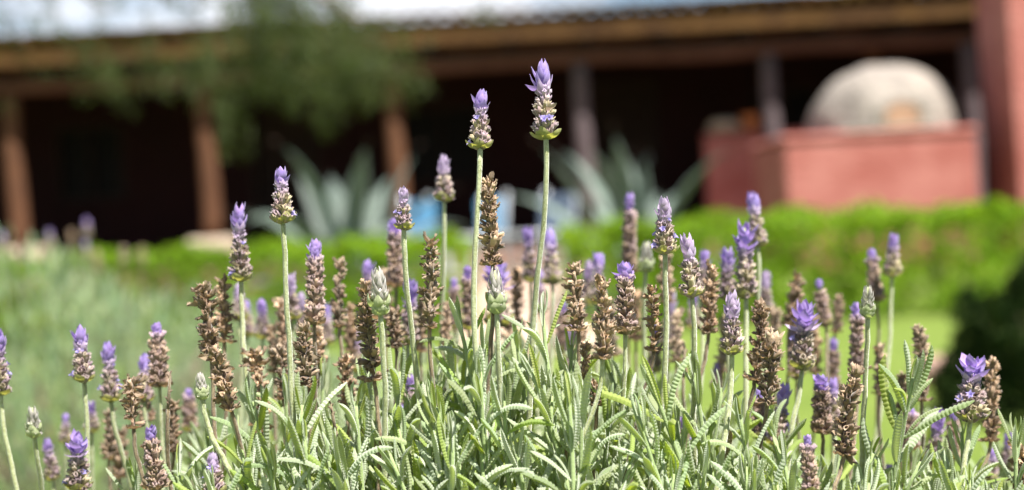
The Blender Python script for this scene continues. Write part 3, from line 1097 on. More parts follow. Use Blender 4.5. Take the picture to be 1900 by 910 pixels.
def build_head(head, kind, L, W, r, detail, ragged=0.0, opt=''):
    """Fills the flower spike `head` (axis +Z, length L, width W) with its calyces, bracts and petals."""
    dry = kind in ('dry',)
    mb_ = MB()
    bx_, by_ = r.uniform(-1, 1) * (.16 if dry else .05), r.uniform(-1, 1) * (.12 if dry else .05)
    if dry:
        ragged = max(ragged, .16)

    def ax(z_, dx=0.0, dy=0.0):
        q_ = z_ * z_ / L - z_ * .8
        return (dx + bx_ * q_, dy + by_ * q_, z_)
    pal = PALETTE[kind if kind in PALETTE else 'bloom']
    if kind == 'bloom':
        zc0, zc1, pitch, per = .05, .66, .098, 9
    elif kind == 'fade':
        zc0, zc1, pitch, per = .03, .74, .090, 9
    elif kind == 'bud':
        zc0, zc1, pitch, per = .16, .46, .20, 6
    else:
        zc0, zc1, pitch, per = .03, .95, .080, 8
    tap = r.uniform(.1, .42)
    hb, hw2 = r.uniform(.8, 1.4), r.uniform(-.08, .07)
    whorl = max(.0017, pitch * min(L, .026)) * (1.0 if kind != 'bud' else .9)
    z = zc0 * L
    nb = 0
    wi = 0
    while z < zc1 * L:
        t = z / L
        env = 1.0
        if kind == 'bloom':
            env = 1.0 - .44 * max(0, (t - .15)) / .5 + .06 * math.sin(wi * 2.2)
        elif kind == 'fade':
            env = (.96 + .06 * math.sin(wi * 1.7)) * (1 - .18 * t)
        elif kind == 'dry':
            env = r.uniform(.74, 1.08) * (1 - tap * t ** 2) * (.85 + .15 * min(1, t * 8))
        elif kind == 'bud':
            env = .8
        keep = 1.0 - ragged * (0.35 + .65 * abs(math.sin(wi * 1.3 + r.uniform(0, 1))))
        for k in range(per):
            if r.random() > keep:
                continue
            phi = 2 * math.pi * (k + .5 * (wi % 2)) / per + r.uniform(-.25, .25)
            tilt = math.radians((50 if dry else 48) - 16 * t) + r.gauss(0, .48 if dry else .20)
            if dry and r.random() < .12:
                tilt += .5
            ln = W * env * (r.uniform(.36, .58) if dry else r.uniform(.34, .52))
            r0 = W * .07
            reach = r0 + ln * math.sin(tilt) * .9 + ln * .22 * math.cos(tilt)
            ln *= min(1.25, max(.6, (W * .5 * env) / reach)) * (r.uniform(.7, 1.12) if dry else 1)
            cv, cf, zf, inn = CAL[dry][r.randrange(4)]
            S_ = Matrix.Diagonal((ln * r.uniform(.65, .92), ln * r.uniform(.65, .9), ln, 1))
            M = frame(phi, tilt, ax(z - ln * .25 + r.uniform(-.25, .25) * whorl, r0 * math.cos(phi), r0 * math.sin(phi)), r.uniform(0, 6)) @ S_
            Mn = np.array(M)
            vv_ = cv @ Mn[:3, :3].T + Mn[:3, 3]
            ca, cb = pal[r.randrange(len(pal))]
            ca, cb = np.array(ca), np.array(cb)
            if kind in ('bloom', 'fade') and t > (.42 if kind == 'bloom' else .66):
                g_ = min(1, (t - (.42 if kind == 'bloom' else .66)) / .15) * .8
                ca = ca * (1 - g_) + np.array((.34, .25, .40)) * g_
                cb = cb * (1 - g_) + np.array((.52, .40, .62)) * g_
            if dry and t > .62:
                g_ = min(1, (t - .62) / .3) * .75
                ca = ca * (1 - g_) + np.array((.24, .155, .09)) * g_
                cb = cb * (1 - g_) + np.array((.50, .36, .24)) * g_
            b_ = r.uniform(.75, 1.25) if not dry else r.uniform(.45, 1.35) * hb * np.array((1.0 + hw2, 1.0, 1.0 - hw2))
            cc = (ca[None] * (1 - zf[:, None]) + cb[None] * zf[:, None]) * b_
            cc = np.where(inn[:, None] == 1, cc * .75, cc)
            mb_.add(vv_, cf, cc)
            # the small open flower
            if kind == 'bloom' and detail and r.random() < .055 and t < .55:
                link('floret', FLORET, head, M @ Matrix.Translation((0, 0, .7)) @ Matrix.Diagonal((.75, .75, .6, 1)))
        # bracts of this whorl, in crossed pairs
        if (kind == 'bloom' and wi in (2, 4)) or (kind == 'fade' and wi % 3 == 1) or (kind == 'dry' and wi % 2 == 0) or (kind == 'bud' and wi == 0):
            bm = {'bloom': 'bract_mauve', 'fade': r.choice(['bract_mauve', 'bract_dry']), 'dry': 'bract_dry', 'bud': 'bract_pale'}[kind]
            if detail:
                for q in range(2):
                    if r.random() > keep + .15:
                        continue
                    phi = (wi // 2) * 1.25 + q * math.pi + r.uniform(-.3, .3)
                    s = W * env * (r.uniform(.42, .56) if kind != 'dry' else r.uniform(.40, .64))
                    tl_ = math.radians(38 if kind != 'dry' else r.uniform(22, 68))
                    M = frame(phi, tl_, ax(z - s * .25, W * .12 * math.cos(phi), W * .12 * math.sin(phi)), r.uniform(-.2, .2) * (1 if kind != 'dry' else 3)) @ Matrix.Diagonal((s * (.95 if kind != 'dry' else r.uniform(.45, .95)), s, s, 1))
                    link('bract', BRA[bm][r.randrange(5)], head, M)
        z += whorl * r.uniform(.9, 1.1)
        wi += 1
    if mb_.n:
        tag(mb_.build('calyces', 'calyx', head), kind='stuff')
    # the cup of broad bracts under the spike
    cup_m = {'bloom': 'bract_green', 'fade': r.choice(['bract_green', 'bract_dry']), 'bud': 'bract_pale', 'dry': 'bract_dry'}[kind]
    nc = 4 if ragged < .4 else 3
    ph0 = r.uniform(0, 6)
    if kind in ('bloom', 'bud'):
        ph0 = -math.pi / 2 + r.uniform(-.5, .5)
    for q in range(nc):
        phi = ph0 + q * 2 * math.pi / nc + r.uniform(-.15, .15)
        s = W * (.62 if kind != 'dry' else .48) * r.uniform(.9, 1.1) * (1.0 if kind != 'bud' else 1.15)
        tl_ = math.radians({'bloom': 42, 'fade': 46, 'bud': 30, 'dry': 54}[kind] + (10 if q % 2 else 0) * (kind != 'bud'))
        M = frame(phi, tl_, (W * .05 * math.cos(phi), W * .05 * math.sin(phi), -.02 * W), 0) @ Matrix.Diagonal((s * 1.2, s, s, 1))
        link('bract', BRA[cup_m][r.randrange(5)], head, M)
    # the coloured tuft
    if kind in ('bloom', 'fade'):
        pm = 'petal_lilac' if 'l' in opt else 'petal'
        big = 1.0 if 'b' in opt else 1.0
        tz = r.uniform(.50, .60) if kind == 'bloom' else r.uniform(.72, .80)
        tiers = [(tz, 5, 25, .46), (tz + (1 - tz) * .16, 5, 22, .50), (tz + (1 - tz) * .32, 5, 17, .52), (tz + (1 - tz) * .46, 4, 10, .52), (tz + (1 - tz) * .56, 2, 4, .44)]
        H = (1 - tz) * L
        for ti, (zt, npet, tdeg, frac) in enumerate(tiers):
            off = r.uniform(0, 6)
            for q in range(npet):
                phi = off + q * 2 * math.pi / npet + r.uniform(-.2, .2)
                s = H * frac * (r.uniform(.75, 1.3) if 'b' in opt else r.uniform(.82, 1.1))
                wsc = max(.9, min(1.9, W * 1.4 / (H + 1e-9))) * big
                tl_ = math.radians(tdeg * (1.75 if 'b' in opt else 1) + r.gauss(0, 13 if 'b' in opt else 5))
                M = frame(phi, tl_, ax(zt * L, W * .10 * math.cos(phi), W * .10 * math.sin(phi)), r.uniform(-.25, .25)) @ Matrix.Diagonal((s * wsc, s * .9, s, 1))
                link('petal', PET['petal_lilac' if ti == 0 and kind == 'bloom' else pm][r.randrange(3) if (r.random() < .8 and 'b' not in opt) else 3 + r.randrange(2)], head, M)
        if 's' in opt:        # one petal standing off to the side
            M = frame(math.pi + .2, math.radians(72), (-W * .1, 0, L * .60), .3) @ Matrix.Diagonal((W * .75, W * .6, W * .62, 1))
            link('petal', PET[pm][1], head, M)
    if kind == 'bud':
        for ti, (zt, npet, tdeg, frac, m__) in enumerate([(.12, 5, 27, .38, 'bract_pale'), (.25, 6, 31, .30, 'petal_bud'), (.36, 6, 28, .30, 'petal_bud'),
                                                         (.48, 5, 23, .32, 'petal_bud'), (.60, 4, 14, .34, 'petal_bud'), (.66, 2, 5, .33, 'petal_bud')]):
            off = r.uniform(0, 6)
            for q in range(npet):
                phi = off + q * 2 * math.pi / npet + r.uniform(-.15, .15)
                s = L * frac * r.uniform(.9, 1.08)
                if m__ == 'bract_pale':
                    M = frame(phi, math.radians(tdeg + 6), (W * .12 * math.cos(phi), W * .12 * math.sin(phi), zt * L)) @ Matrix.Diagonal((s * .9, s, s, 1))
                    link('bract', BRA[m__][r.randrange(5)], head, M)
                else:
                    M = frame(phi, math.radians(tdeg), ax(zt * L, W * .10 * math.cos(phi), W * .10 * math.sin(phi))) @ Matrix.Diagonal((max(s * .85, W * .46), s, s, 1))
                    link('petal', PET[m__][r.randrange(5)], head, M)
    if kind == 'dry':
        # curled husks at the tip, and loose scraps on the ragged ones
        for q in range(5 if not ragged else 4):
            phi = r.uniform(0, 6.28)
            s = W * r.uniform(.42, .6)
            zt = L * (r.uniform(.84, .95))
            M = frame(phi, math.radians(r.uniform(4, 30)), ax(zt - s * .2, W * .06 * math.cos(phi), W * .06 * math.sin(phi)), r.uniform(-.4, .4)) @ Matrix.Diagonal((s * .62, s, s, 1))
            link('bract', BRA['bract_dry'][r.randrange(5)], head, M)
        if 'h' in opt:
            for q in range(6):
                phi = math.pi + r.uniform(-1.0, 1.0) if q < 4 else r.uniform(-.6, .6)
                s = W * r.uniform(.6, .85)
                M = frame(phi, math.radians(r.uniform(25, 80)), ax(L * r.uniform(.72, .95), 0, 0), r.uniform(-1, 1)) @ Matrix.Diagonal((s * .38, s, s, 1))
                link('bract', BRA['bract_dry'][r.randrange(5)], head, M)
        if ragged > .25 and detail:
            for q in range(int(16 * ragged) + 3):
                phi = r.uniform(0, 6.28)
                s = W * r.uniform(.35, .7)
                zt = L * r.uniform(.1, .95)
                M = frame(phi, math.radians(r.uniform(30, 110)), ax(zt, W * .1 * math.cos(phi), W * .1 * math.sin(phi)), r.uniform(-1.5, 1.5)) @ Matrix.Diagonal((s * r.uniform(.22, .7), s, s, 1))
                link('bract', BRA['bract_dry'][r.randrange(5)], head, M)


def stalk(kind, tip, base, w, end, dd, label, group=None, opt='', ragged=0.0, seed=0, depth=None, thick=1.0):
    r = random.Random(1000 + seed)
    D = depth or (FOCUS + dd * .001)
    pb, pt = at(*base, D), at(*tip, D)
    mpp = D / FPX
    blur = 36 * abs(D - FOCUS) / D
    W = max(w * .62, w - .45 * blur) * mpp * (.88 if kind == 'dry' else .97)
    axis = (pt - pb)
    L = axis.length
    z_ = axis.normalized()
    z_ = (z_ + Vector((0, r.uniform(-.16, .16), 0))).normalized()
    x_ = Vector((0, 1, 0)).cross(z_).normalized()
    y_ = z_.cross(x_)
    pe = at(*end, D + r.uniform(-.006, .010))
    if depth:
        ground = Vector((pe.x + r.uniform(-.03, .03), pe.y + r.uniform(.0, .06), 0))
    else:
        ground = to_ground(pe, r)
    root = thing('lavender_stalk', label, 'lavender', ground, 0, group)
    # Local frame of the spike: x to the right of the picture, y away from the viewer, z along the spike
    Mh = Matrix(((x_.x, y_.x, z_.x, pb.x - ground.x), (x_.y, y_.y, z_.y, pb.y - ground.y), (x_.z, y_.z, z_.z, pb.z - ground.z), (0, 0, 0, 1)))
    green = kind in ('bloom', 'bud')
    sr = (.00092 if green else .00076) * thick * (1.0 if D < 1 else 1.1)
    pts = [p - ground for p in stem_points(pb, -z_, pe, ground, r.uniform(-.05, .05))]
    m1 = MB()
    m1.tube([tuple(p) for p in pts], [sr * (.92 + .25 * i / len(pts) + .04 * r.uniform(-1, 1)) for i in range(len(pts))], 8 if D < .62 else 6,
            lobes=.10 if D < .62 else 0)
    if abs(D - FOCUS) < .035:
        hv, hf = [], []
        for q in range(900):
            u_ = r.uniform(0, 15)
            i_ = min(14, int(u_))
            c_ = pts[i_].lerp(pts[i_ + 1], u_ - i_)
            a_ = r.uniform(0, 6.28)
            o_ = Vector((math.cos(a_), math.sin(a_), 0))
            tg = Vector((-o_.y, o_.x, 0)) * .00005
            b0 = c_ + o_ * sr * .8
            hv += [b0 - tg, b0 + tg, c_ + o_ * (sr + r.uniform(.0003, .0007)) + Vector((0, 0, r.uniform(-.0003, .0002)))]
            hf.append((3 * q, 3 * q + 1, 3 * q + 2))
        m1.add([tuple(p) for p in hv], hf)
    m1.build('stem', 'stalk_green' if green or opt.count('g') else 'stalk_brown', root)
    m2 = MB()
    m2.tube([(0, 0, -.0005), (0, 0, L * .5), (0, 0, L * .92)], [sr * .95, sr * .8, sr * .45], 6)
    head = m2.build('flower_spike', 'stalk_green' if green else 'stalk_brown', root)
    head.matrix_basis = Mh
    if kind == 'twig':
        m3 = MB()
        for i in range(10):
            phi, zt = r.uniform(0, 6.28), L * i / 10
            s = W * r.uniform(.5, .8)
            cv, cf, zf, inn = CAL[True][r.randrange(4)]
            Mn = np.array(frame(phi, .6, (0, 0, zt), 0) @ Matrix.Diagonal((s * .6, s * .6, s, 1)))
            m3.add(cv @ Mn[:3, :3].T + Mn[:3, 3], cf, np.array((.13, .085, .055)) * r.uniform(.8, 1.6))
        tag(m3.build('calyces', 'calyx', head), kind='stuff')
    else:
        build_head(head, kind, L, W, r, abs(D - FOCUS) < .08, ragged, opt)
    return root


ANCHORS = [(150, 'violet spike low at the edge'), (298, 'violet-capped brown spent spike'), (402, 'low pale lilac spike'), (468, 'leaning ragged dry head'),
           (545, 'sharp spike on the long bare stem'), (646, 'bare leaning twig'), (712, 'bud by the large ragged dry spike'),
           (815, 'loose pale brown dry spike'), (900, 'long dark brown seed spike'), (990, 'tallest lavender spike'),
           (1060, 'thick tan dry spike'), (1140, 'spike with large open violet petals'), (1225, 'sharp lilac spike with yellow cup'),
           (1288, 'tilted lilac spike'), (1345, 'short stemmed lilac spike'), (1400, 'ragged dry head with torn husks'),
           (1465, 'big violet spike with open petals'), (1548, 'crisp brown seed spike'), (1605, 'small silver bud'),
           (1700, 'tall clear leafy shoot'), (1785, 'stout violet crowned spike'), (1890, 'last dry head of the bush')]


def near(x_):
    return min(ANCHORS, key=lambda q: abs(q[0] - x_))[1]


BACK_V = 'blurred violet-tipped lavender spike at the back of the bush'
BACK_VG = 'violet-tipped lavender spikes at the back of the bush'
BACK_D = 'blurred brown withered lavender spike at the back of the bush'
BACK_DG = 'withered lavender spikes at the back of the bush'
FAR_L = 'tiny blurred lavender spike rising from the pale bush against the dark veranda'
FAR_G = 'lavender spikes of the bush behind'
STALKS = [
    # kind, tip, base, width, stem end, depth behind the focus (mm), label, group, options, raggedness
    ('bloom', (1006, 107), (1013, 258), 52, (990, 600), 0, 'tallest lavender spike, one violet petal sticking out sideways from its tuft', None, 's', 0),
    ('bloom', (893, 166), (891, 276), 46, (884, 660), 0, 'second tallest lavender spike, narrow violet tip, beside the tall dry brown spike', None, '', 0),
    ('bloom', (520, 308), (525, 413), 48, (545, 790), 0, 'sharp lavender spike on a long bare stem before the left agave', None, '', 0),
    ('dry', (905, 322), (914, 490), 50, (903, 770), 0, 'long dark brown dry seed spike just above a pale green bud', None, '', 0),
    ('bloom', (748, 346), (749, 425), 38, (772, 690), 8, 'small pale lilac lavender spike on a thin light green stem', None, 'l', 0),
    ('bloom', (823, 286), (824, 374), 44, (820, 590), 110, 'soft lilac spike standing alone in front of the blue chair', None, 'l', 0),
    ('bloom', (443, 376), (447, 522), 46, (457, 700), 55, 'deep violet lavender spike above the twisted tan dry heads', None, '', 0),
    ('fade', (583, 442), (583, 600), 46, (585, 720), 40, 'long fading spike, violet tip over brown calyces, before the left agave', None, '', 0),
    ('dry', (800, 436), (797, 606), 44, (815, 860), 12, 'pale brown loose dry spike with curled husks, between two green stems', None, '', .5),
    ('bloom', (1231, 365), (1234, 470), 48, (1225, 770), 0, 'sharp lilac spike with a yellow green cup before the right agave', None, 'l', 0),
    ('bloom', (1275, 432), (1284, 550), 48, (1288, 800), 4, 'slightly tilted lilac spike on a pale straight stem next to a withered one', None, 'l', 0),
    ('bloom', (1358, 538), (1358, 656), 48, (1345, 810), 0, 'short stemmed lilac spike with olive green cup low among the leaves', None, 'l', 0),
    ('dry', (1115, 512), (1118, 664), 54, (1042, 915), -14, 'thick tan dry spike on a slanting stem, next to bright violet petals', None, 'g', .15),
    ('fade', (1160, 485), (1160, 618), 48, (1140, 850), 8, 'spike with large open bright violet petals over brown calyces', None, 'bg', 0),
    ('dry', (1066, 488), (1073, 612), 46, (1066, 740), 18, 'dark brown dry spike with gaps, topped by a tan husk', None, '', .55),
    ('dry', (1207, 525), (1213, 650), 38, (1195, 730), 18, 'thin crumpled brown dry spike tilting behind the lilac spike stem', None, '', .6),
    ('dry', (1322, 486), (1315, 616), 46, (1295, 720), 55, 'stout brown dry spike behind the tilted lilac one', None, '', .15),
    ('bud', (918, 495), (922, 582), 46, (935, 810), -4, 'pale green and white lavender bud directly under the dark dry spike', None, '', 0),
    ('bud', (700, 494), (706, 585), 46, (714, 810), -8, 'whitish green lavender bud in front of a large ragged dry spike', None, '', 0),
    ('dry', (676, 515), (694, 704), 52, (704, 860), 6, 'large ragged dark dry spike behind a whitish green bud', None, '', .5),
    ('dry', (566, 600), (573, 713), 48, (576, 780), 12, 'short tan dry spike standing just above the leaves', None, '', .3),
    ('dry', (378, 525), (392, 664), 50, (398, 800), 28, 'bushy twisted tan dry head with horn-like husks', None, 'h', .35),
    ('dry', (398, 640), (428, 758), 48, (468, 905), 0, 'leaning ragged dry head with papery loose husks on a dark stem', None, '', .66),
    ('bud', (371, 688), (376, 742), 33, (424, 870), -4, 'small closed white green bud on a slanted pale stem', None, '', 0),
    ('bloom', (392, 838), (399, 918), 46, (402, 985), -12, 'pale lilac spike low in front among the leaf tips', None, 'l', 0),
    ('fade', (280, 786), (292, 905), 46, (296, 985), -6, 'brown spent spike keeping a small violet cap', None, '', 0),
    ('bloom', (148, 798), (146, 908), 52, (148, 985), -32, 'violet spike with blue open flowers low at the edge of the bush', None, 'b', 0),
    ('bud', (62, 750), (64, 812), 40, (78, 915), 45, 'greyish lilac bud on a pale curved stem at the bush edge', None, '', 0),
    ('bloom', (148, 603), (156, 708), 46, (158, 915), 45, 'violet spike with a yellow cup before the pale bush', None, '', 0),
    ('bloom', (198, 634), (206, 745), 42, (240, 890), 80, 'violet spike on a thick straw coloured leaning stem', None, '', 0),
    ('bloom', (265, 655), (268, 745), 40, (278, 820), 90, 'violet spike behind a crumpled straw coloured husk', None, '', 0),
    ('fade', (288, 597), (296, 716), 48, (302, 840), 65, 'violet capped brown spike taller than its two violet neighbours', None, 'g', 0),
    ('bloom', (-2, 610), (1, 732), 44, (32, 915), 50, 'violet spike cut by the picture edge before the pale bush', None, '', 0),
    ('dry', (243, 700), (248, 794), 42, (276, 915), 18, 'crumpled straw coloured dry husk head on a brown leaning stem', None, 'h', .72),
    ('twig', (314, 688), (312, 760), 15, (314, 880), 15, 'thin dark bare dry twig beside the crumpled straw coloured husk', None, '', 0),
    ('dry', (318, 740), (322, 838), 38, (318, 900), 70, BACK_D, BACK_DG, '', .3),
    ('bloom', (122, 765), (122, 822), 32, (125, 915), 170, BACK_V, BACK_VG, '', 0),
    ('bloom', (170, 740), (170, 802), 34, (172, 915), 150, BACK_V, BACK_VG, '', 0),
    ('bloom', (90, 808), (98, 890), 36, (100, 985), 120, BACK_V, BACK_VG, '', 0),
    ('dry', (222, 800), (222, 884), 48, (225, 985), 140, BACK_D, BACK_DG, '', 0),
    ('bloom', (540, 505), (540, 592), 42, (545, 660), 120, BACK_V, BACK_VG, 'l', 0),
    ('dry', (520, 555), (525, 650), 40, (530, 720), 110, BACK_D, BACK_DG, '', .3),
    ('bloom', (486, 553), (487, 628), 38, (488, 720), 170, BACK_V, BACK_VG, '', 0),
    ('bloom', (440, 525), (445, 594), 40, (448, 720), 180, BACK_V, BACK_VG, 'l', 0),
    ('dry', (628, 478), (630, 606), 40, (640, 700), 85, 'loose brown dry spike behind the long fading violet tipped one', None, '', .4),
    ('dry', (470, 645), (488, 800), 46, (492, 880), 42, 'straggly branching dry head with a few lilac scraps', None, 'h', .72),
    ('fade', (732, 405), (735, 530), 46, (735, 620), 125, 'blurred deep violet and brown spike behind the small pale lilac one', None, 'b', 0),
    ('bloom', (765, 515), (757, 638), 46, (757, 700), 90, BACK_V, BACK_VG, '', 0),
    ('fade', (868, 492), (870, 610), 38, (870, 690), 140, BACK_V, BACK_VG, '', 0),
    ('bloom', (922, 485), (925, 604), 60, (925, 700), 105, 'violet spike hidden behind the pale bud under the dark dry spike', None, 'b', 0),
    ('dry', (960, 500), (955, 596), 42, (955, 680), 190, BACK_D, BACK_DG, '', .2),
    ('bloom', (978, 418), (985, 522), 38, (985, 640), 180, BACK_V, BACK_VG, '', 0),
    ('bloom', (1020, 422), (1025, 527), 44, (1022, 640), 165, BACK_V, BACK_VG, '', 0),
    ('bloom', (1112, 465), (1108, 565), 40, (1108, 680), 150, BACK_V, BACK_VG, '', 0),
    ('bloom', (1095, 480), (1085, 565), 38, (1085, 680), 190, BACK_V, BACK_VG, 'l', 0),
    ('fade', (1167, 356), (1168, 505), 40, (1166, 640), 190, 'tall blurred violet and brown spike before the right agave', None, '', 0),
    ('bud', (1200, 445), (1198, 505), 42, (1195, 640), 140, 'blurred whitish bud next to the sharp lilac spike', None, '', 0),
    ('bloom', (1398, 353), (1406, 458), 44, (1408, 640), 125, 'highest violet spike of the cluster before the shaded red counter', None, '', 0),
    ('bloom', (1380, 412), (1384, 552), 50, (1384, 680), 85, 'fat violet spike in the cluster before the shaded red counter', None, 'b', 0),
    ('bloom', (1347, 455), (1350, 556), 42, (1352, 680), 115, BACK_V, BACK_VG, '', 0),
    ('bloom', (1308, 462), (1303, 545), 42, (1303, 680), 145, BACK_V, BACK_VG, '', 0),
    ('dry', (1415, 555), (1400, 704), 46, (1385, 800), 22, 'tall tan dry spike with loose round seeds, behind a ragged dry head', None, '', .3),
    ('dry', (1430, 628), (1424, 746), 50, (1398, 905), 0, 'ragged dry head with torn papery husks on a straight dark stem', None, '', .62),
    ('dry', (1480, 510), (1465, 604), 48, (1462, 700), 140, 'blurred tan dry spike behind the big violet one near the hedge', None, '', .2),
    ('bloom', (1490, 555), (1488, 684), 54, (1465, 830), 52, 'big violet spike with open petals and yellow cup before the lawn', None, 'b', 0),
    ('fade', (1520, 517), (1532, 604), 38, (1535, 700), 160, BACK_V, BACK_VG, '', 0),
    ('dry', (1560, 550), (1550, 616), 34, (1525, 730), 190, BACK_D, BACK_DG, '', 0),
    ('bud', (1608, 527), (1610, 590), 36, (1600, 860), 16, 'small silver bud on a tall thin pale stem before the lawn', None, '', 0),
    ('fade', (1588, 560), (1592, 684), 40, (1590, 760), 95, 'violet and brown spike touching the small silver bud', None, '', 0),
    ('fade', (1620, 460), (1627, 557), 40, (1628, 700), 190, 'shorter of two blurred violet spikes against the green hedge', None, '', 0),
    ('bloom', (1657, 432), (1655, 512), 40, (1640, 730), 180, 'taller of two blurred violet spikes against the green hedge', None, '', 0),
    ('fade', (1520, 692), (1526, 802), 46, (1526, 900), 55, 'violet spike low beside the dark brown seed spike', None, 'b', 0),
    ('bloom', (1460, 710), (1440, 828), 44, (1436, 900), 58, 'tilted violet spike just behind a dark straight dry stem', None, '', 0),
    ('dry', (1584, 680), (1566, 842), 56, (1546, 915), -4, 'crisp brown dry seed spike with a leafy bract at its foot', None, '', 0),
    ('fade', (1500, 806), (1504, 915), 40, (1506, 985), -30, 'dark spent spike with a violet cap low in front', None, '', 0),
    ('dry', (1705, 605), (1710, 742), 42, (1712, 820), 85, 'brown dry spike before the sunlit lawn, behind a leafy shoot', None, '', .1),
    ('bloom', (1806, 655), (1800, 780), 64, (1785, 900), 24, 'stout spike crowned with spread violet petals before the dark shrub', None, 'b', 0),
    ('dry', (1845, 660), (1838, 818), 44, (1805, 915), 65, 'brown dry spike close behind the stout violet crowned one', None, '', 0),
    ('bloom', (1740, 755), (1727, 872), 42, (1725, 950), 85, 'violet spike half hidden behind the tall leafy shoot', None, '', 0),
    ('fade', (1690, 755), (1690, 832), 42, (1690, 900), 110, BACK_V, BACK_VG, '', 0),
    ('bloom', (1845, 830), (1840, 894), 34, (1838, 985), 110, BACK_V, BACK_VG, '', 0),
    ('dry', (1892, 828), (1896, 896), 42, (1896, 985), 10, 'dry brown head at the right end of the bush', None, '', .3),
    ('dry', (1106, 708), (1107, 750), 34, (1100, 860), 8, 'tiny crumpled brown dry head sunk among the leaf tips', None, '', .2),
    ('dry', (1088, 640), (1082, 696), 32, (1078, 800), -2, 'small papery torn dry head beside the slanting stem', None, '', .5),
    ('twig', (1272, 640), (1268, 700), 22, (1268, 800), 95, 'blurred thin brown twig between two pale straight stems', None, '', 0),
    ('twig', (613, 745), (622, 800), 14, (646, 915), 0, 'bare dark twig leaning over the pale leaves', None, '', 0),
    ('dry', (828, 560), (826, 640), 30, (826, 720), 110, BACK_D, BACK_DG, '', .2),
    ('bloom', (1245, 540), (1240, 644), 42, (1240, 740), 190, BACK_V, BACK_VG, 'l', 0),
    ('bloom', (1060, 600), (1060, 694), 40, (1060, 800), 170, BACK_V, BACK_VG, 'l', 0),
    ('bloom', (1330, 672), (1330, 722), 32, (1330, 800), 150, BACK_V, BACK_VG, '', 0),
    ('dry', (730, 575), (735, 644), 42, (735, 720), 55, BACK_D, BACK_DG, '', .3),
    ('bloom', (680, 480), (690, 566), 46, (690, 660), 150, BACK_V, BACK_VG, '', 0),
    ('dry', (412, 515), (416, 634), 46, (420, 760), 62, 'tan dry head behind the bushy twisted one', None, '', .4),
    ('dry', (590, 610), (592, 672), 40, (590, 740), 60, BACK_D, BACK_DG, '', .2),
    ('bloom', (455, 555), (458, 625), 38, (460, 720), 210, BACK_V, BACK_VG, '', 0),
    ('dry', (505, 600), (508, 690), 38, (510, 780), 130, BACK_D, BACK_DG, '', .2),
    ('dry', (650, 565), (652, 650), 38, (652, 740), 150, BACK_D, BACK_DG, '', .2),
    ('bloom', (662, 610), (660, 690), 40, (660, 760), 190, BACK_V, BACK_VG, 'l', 0),
    ('dry', (782, 560), (780, 650), 40, (780, 730), 140, BACK_D, BACK_DG, '', .2),
    ('fade', (842, 515), (845, 610), 36, (845, 700), 220, BACK_V, BACK_VG, '', 0),
    ('dry', (942, 560), (945, 645), 40, (945, 720), 160, BACK_D, BACK_DG, '', .2),
    ('fade', (1045, 560), (1042, 650), 38, (1042, 730), 210, BACK_V, BACK_VG, '', 0),
    ('dry', (1132, 560), (1135, 660), 42, (1135, 740), 150, BACK_D, BACK_DG, '', .2),
    ('dry', (1182, 540), (1180, 630), 40, (1180, 720), 190, BACK_D, BACK_DG, '', .2),
    ('bloom', (1215, 600), (1213, 690), 40, (1213, 760), 200, BACK_V, BACK_VG, '', 0),
    ('dry', (1258, 575), (1256, 670), 40, (1256, 750), 140, BACK_D, BACK_DG, '', .2),
    ('dry', (1345, 590), (1340, 690), 40, (1340, 760), 150, BACK_D, BACK_DG, '', .2),
    ('dry', (1440, 575), (1438, 680), 40, (1438, 760), 170, BACK_D, BACK_DG, '', .2),
    ('fade', (1545, 625), (1545, 720), 38, (1545, 800), 180, BACK_V, BACK_VG, '', 0),
    ('dry', (1510, 590), (1512, 690), 40, (1512, 780), 200, BACK_D, BACK_DG, '', .2),
    ('fade', (350, 720), (352, 800), 38, (354, 880), 160, BACK_V, BACK_VG, '', 0),
    ('bloom', (1870, 800), (1868, 870), 36, (1868, 950), 150, BACK_V, BACK_VG, '', 0),
    ('bloom', (760, 690), (762, 770), 40, (764, 860), 70, 'violet spike sunk among leaves beside the loose pale brown dry spike', None, '', 0),
    ('dry', (640, 660), (645, 750), 42, (648, 840), 45, 'brown dry spike sunk among leaves near the bare leaning twig', None, '', .4),
    ('dry', (520, 640), (526, 740), 42, (530, 830), 50, 'tan dry spike low beside the long bare stem', None, '', .4),
    ('bloom', (1268, 770), (1270, 840), 36, (1270, 930), 60, 'low violet spike glimpsed between two pale straight stems', None, '', 0),
    ('fade', (1410, 720), (1412, 815), 42, (1412, 900), 70, 'violet capped spike just behind the ragged torn dry head', None, '', 0),
    ('bloom', (1545, 700), (1548, 790), 40, (1548, 880), 90, BACK_V, BACK_VG, '', 0),
    ('dry', (1630, 640), (1632, 730), 38, (1634, 820), 120, BACK_D, BACK_DG, '', .2),
    ('dry', (1670, 690), (1672, 780), 38, (1674, 870), 100, BACK_D, BACK_DG, '', .2),
    ('fade', (1770, 760), (1768, 850), 38, (1768, 930), 110, BACK_V, BACK_VG, '', 0),
    ('bloom', (1000, 500), (1002, 580), 38, (1002, 680), 220, BACK_V, BACK_VG, '', 0),
    ('dry', (1075, 560), (1077, 650), 38, (1078, 740), 130, BACK_D, BACK_DG, '', .2),
    ('bloom', (560, 540), (562, 620), 36, (562, 700), 200, BACK_V, BACK_VG, 'l', 0),
    ('bloom', (605, 560), (606, 640), 36, (606, 720), 210, BACK_V, BACK_VG, '', 0),
    ('dry', (715, 500), (716, 590), 38, (716, 690), 180, BACK_D, BACK_DG, '', .2),
    ('bloom', (1285, 540), (1286, 610), 36, (1286, 700), 210, BACK_V, BACK_VG, '', 0),
    ('bloom', (1420, 500), (1420, 580), 36, (1420, 680), 190, BACK_V, BACK_VG, 'l', 0),
    ('dry', (270, 690), (272, 780), 38, (274, 870), 110, BACK_D, BACK_DG, '', .2),
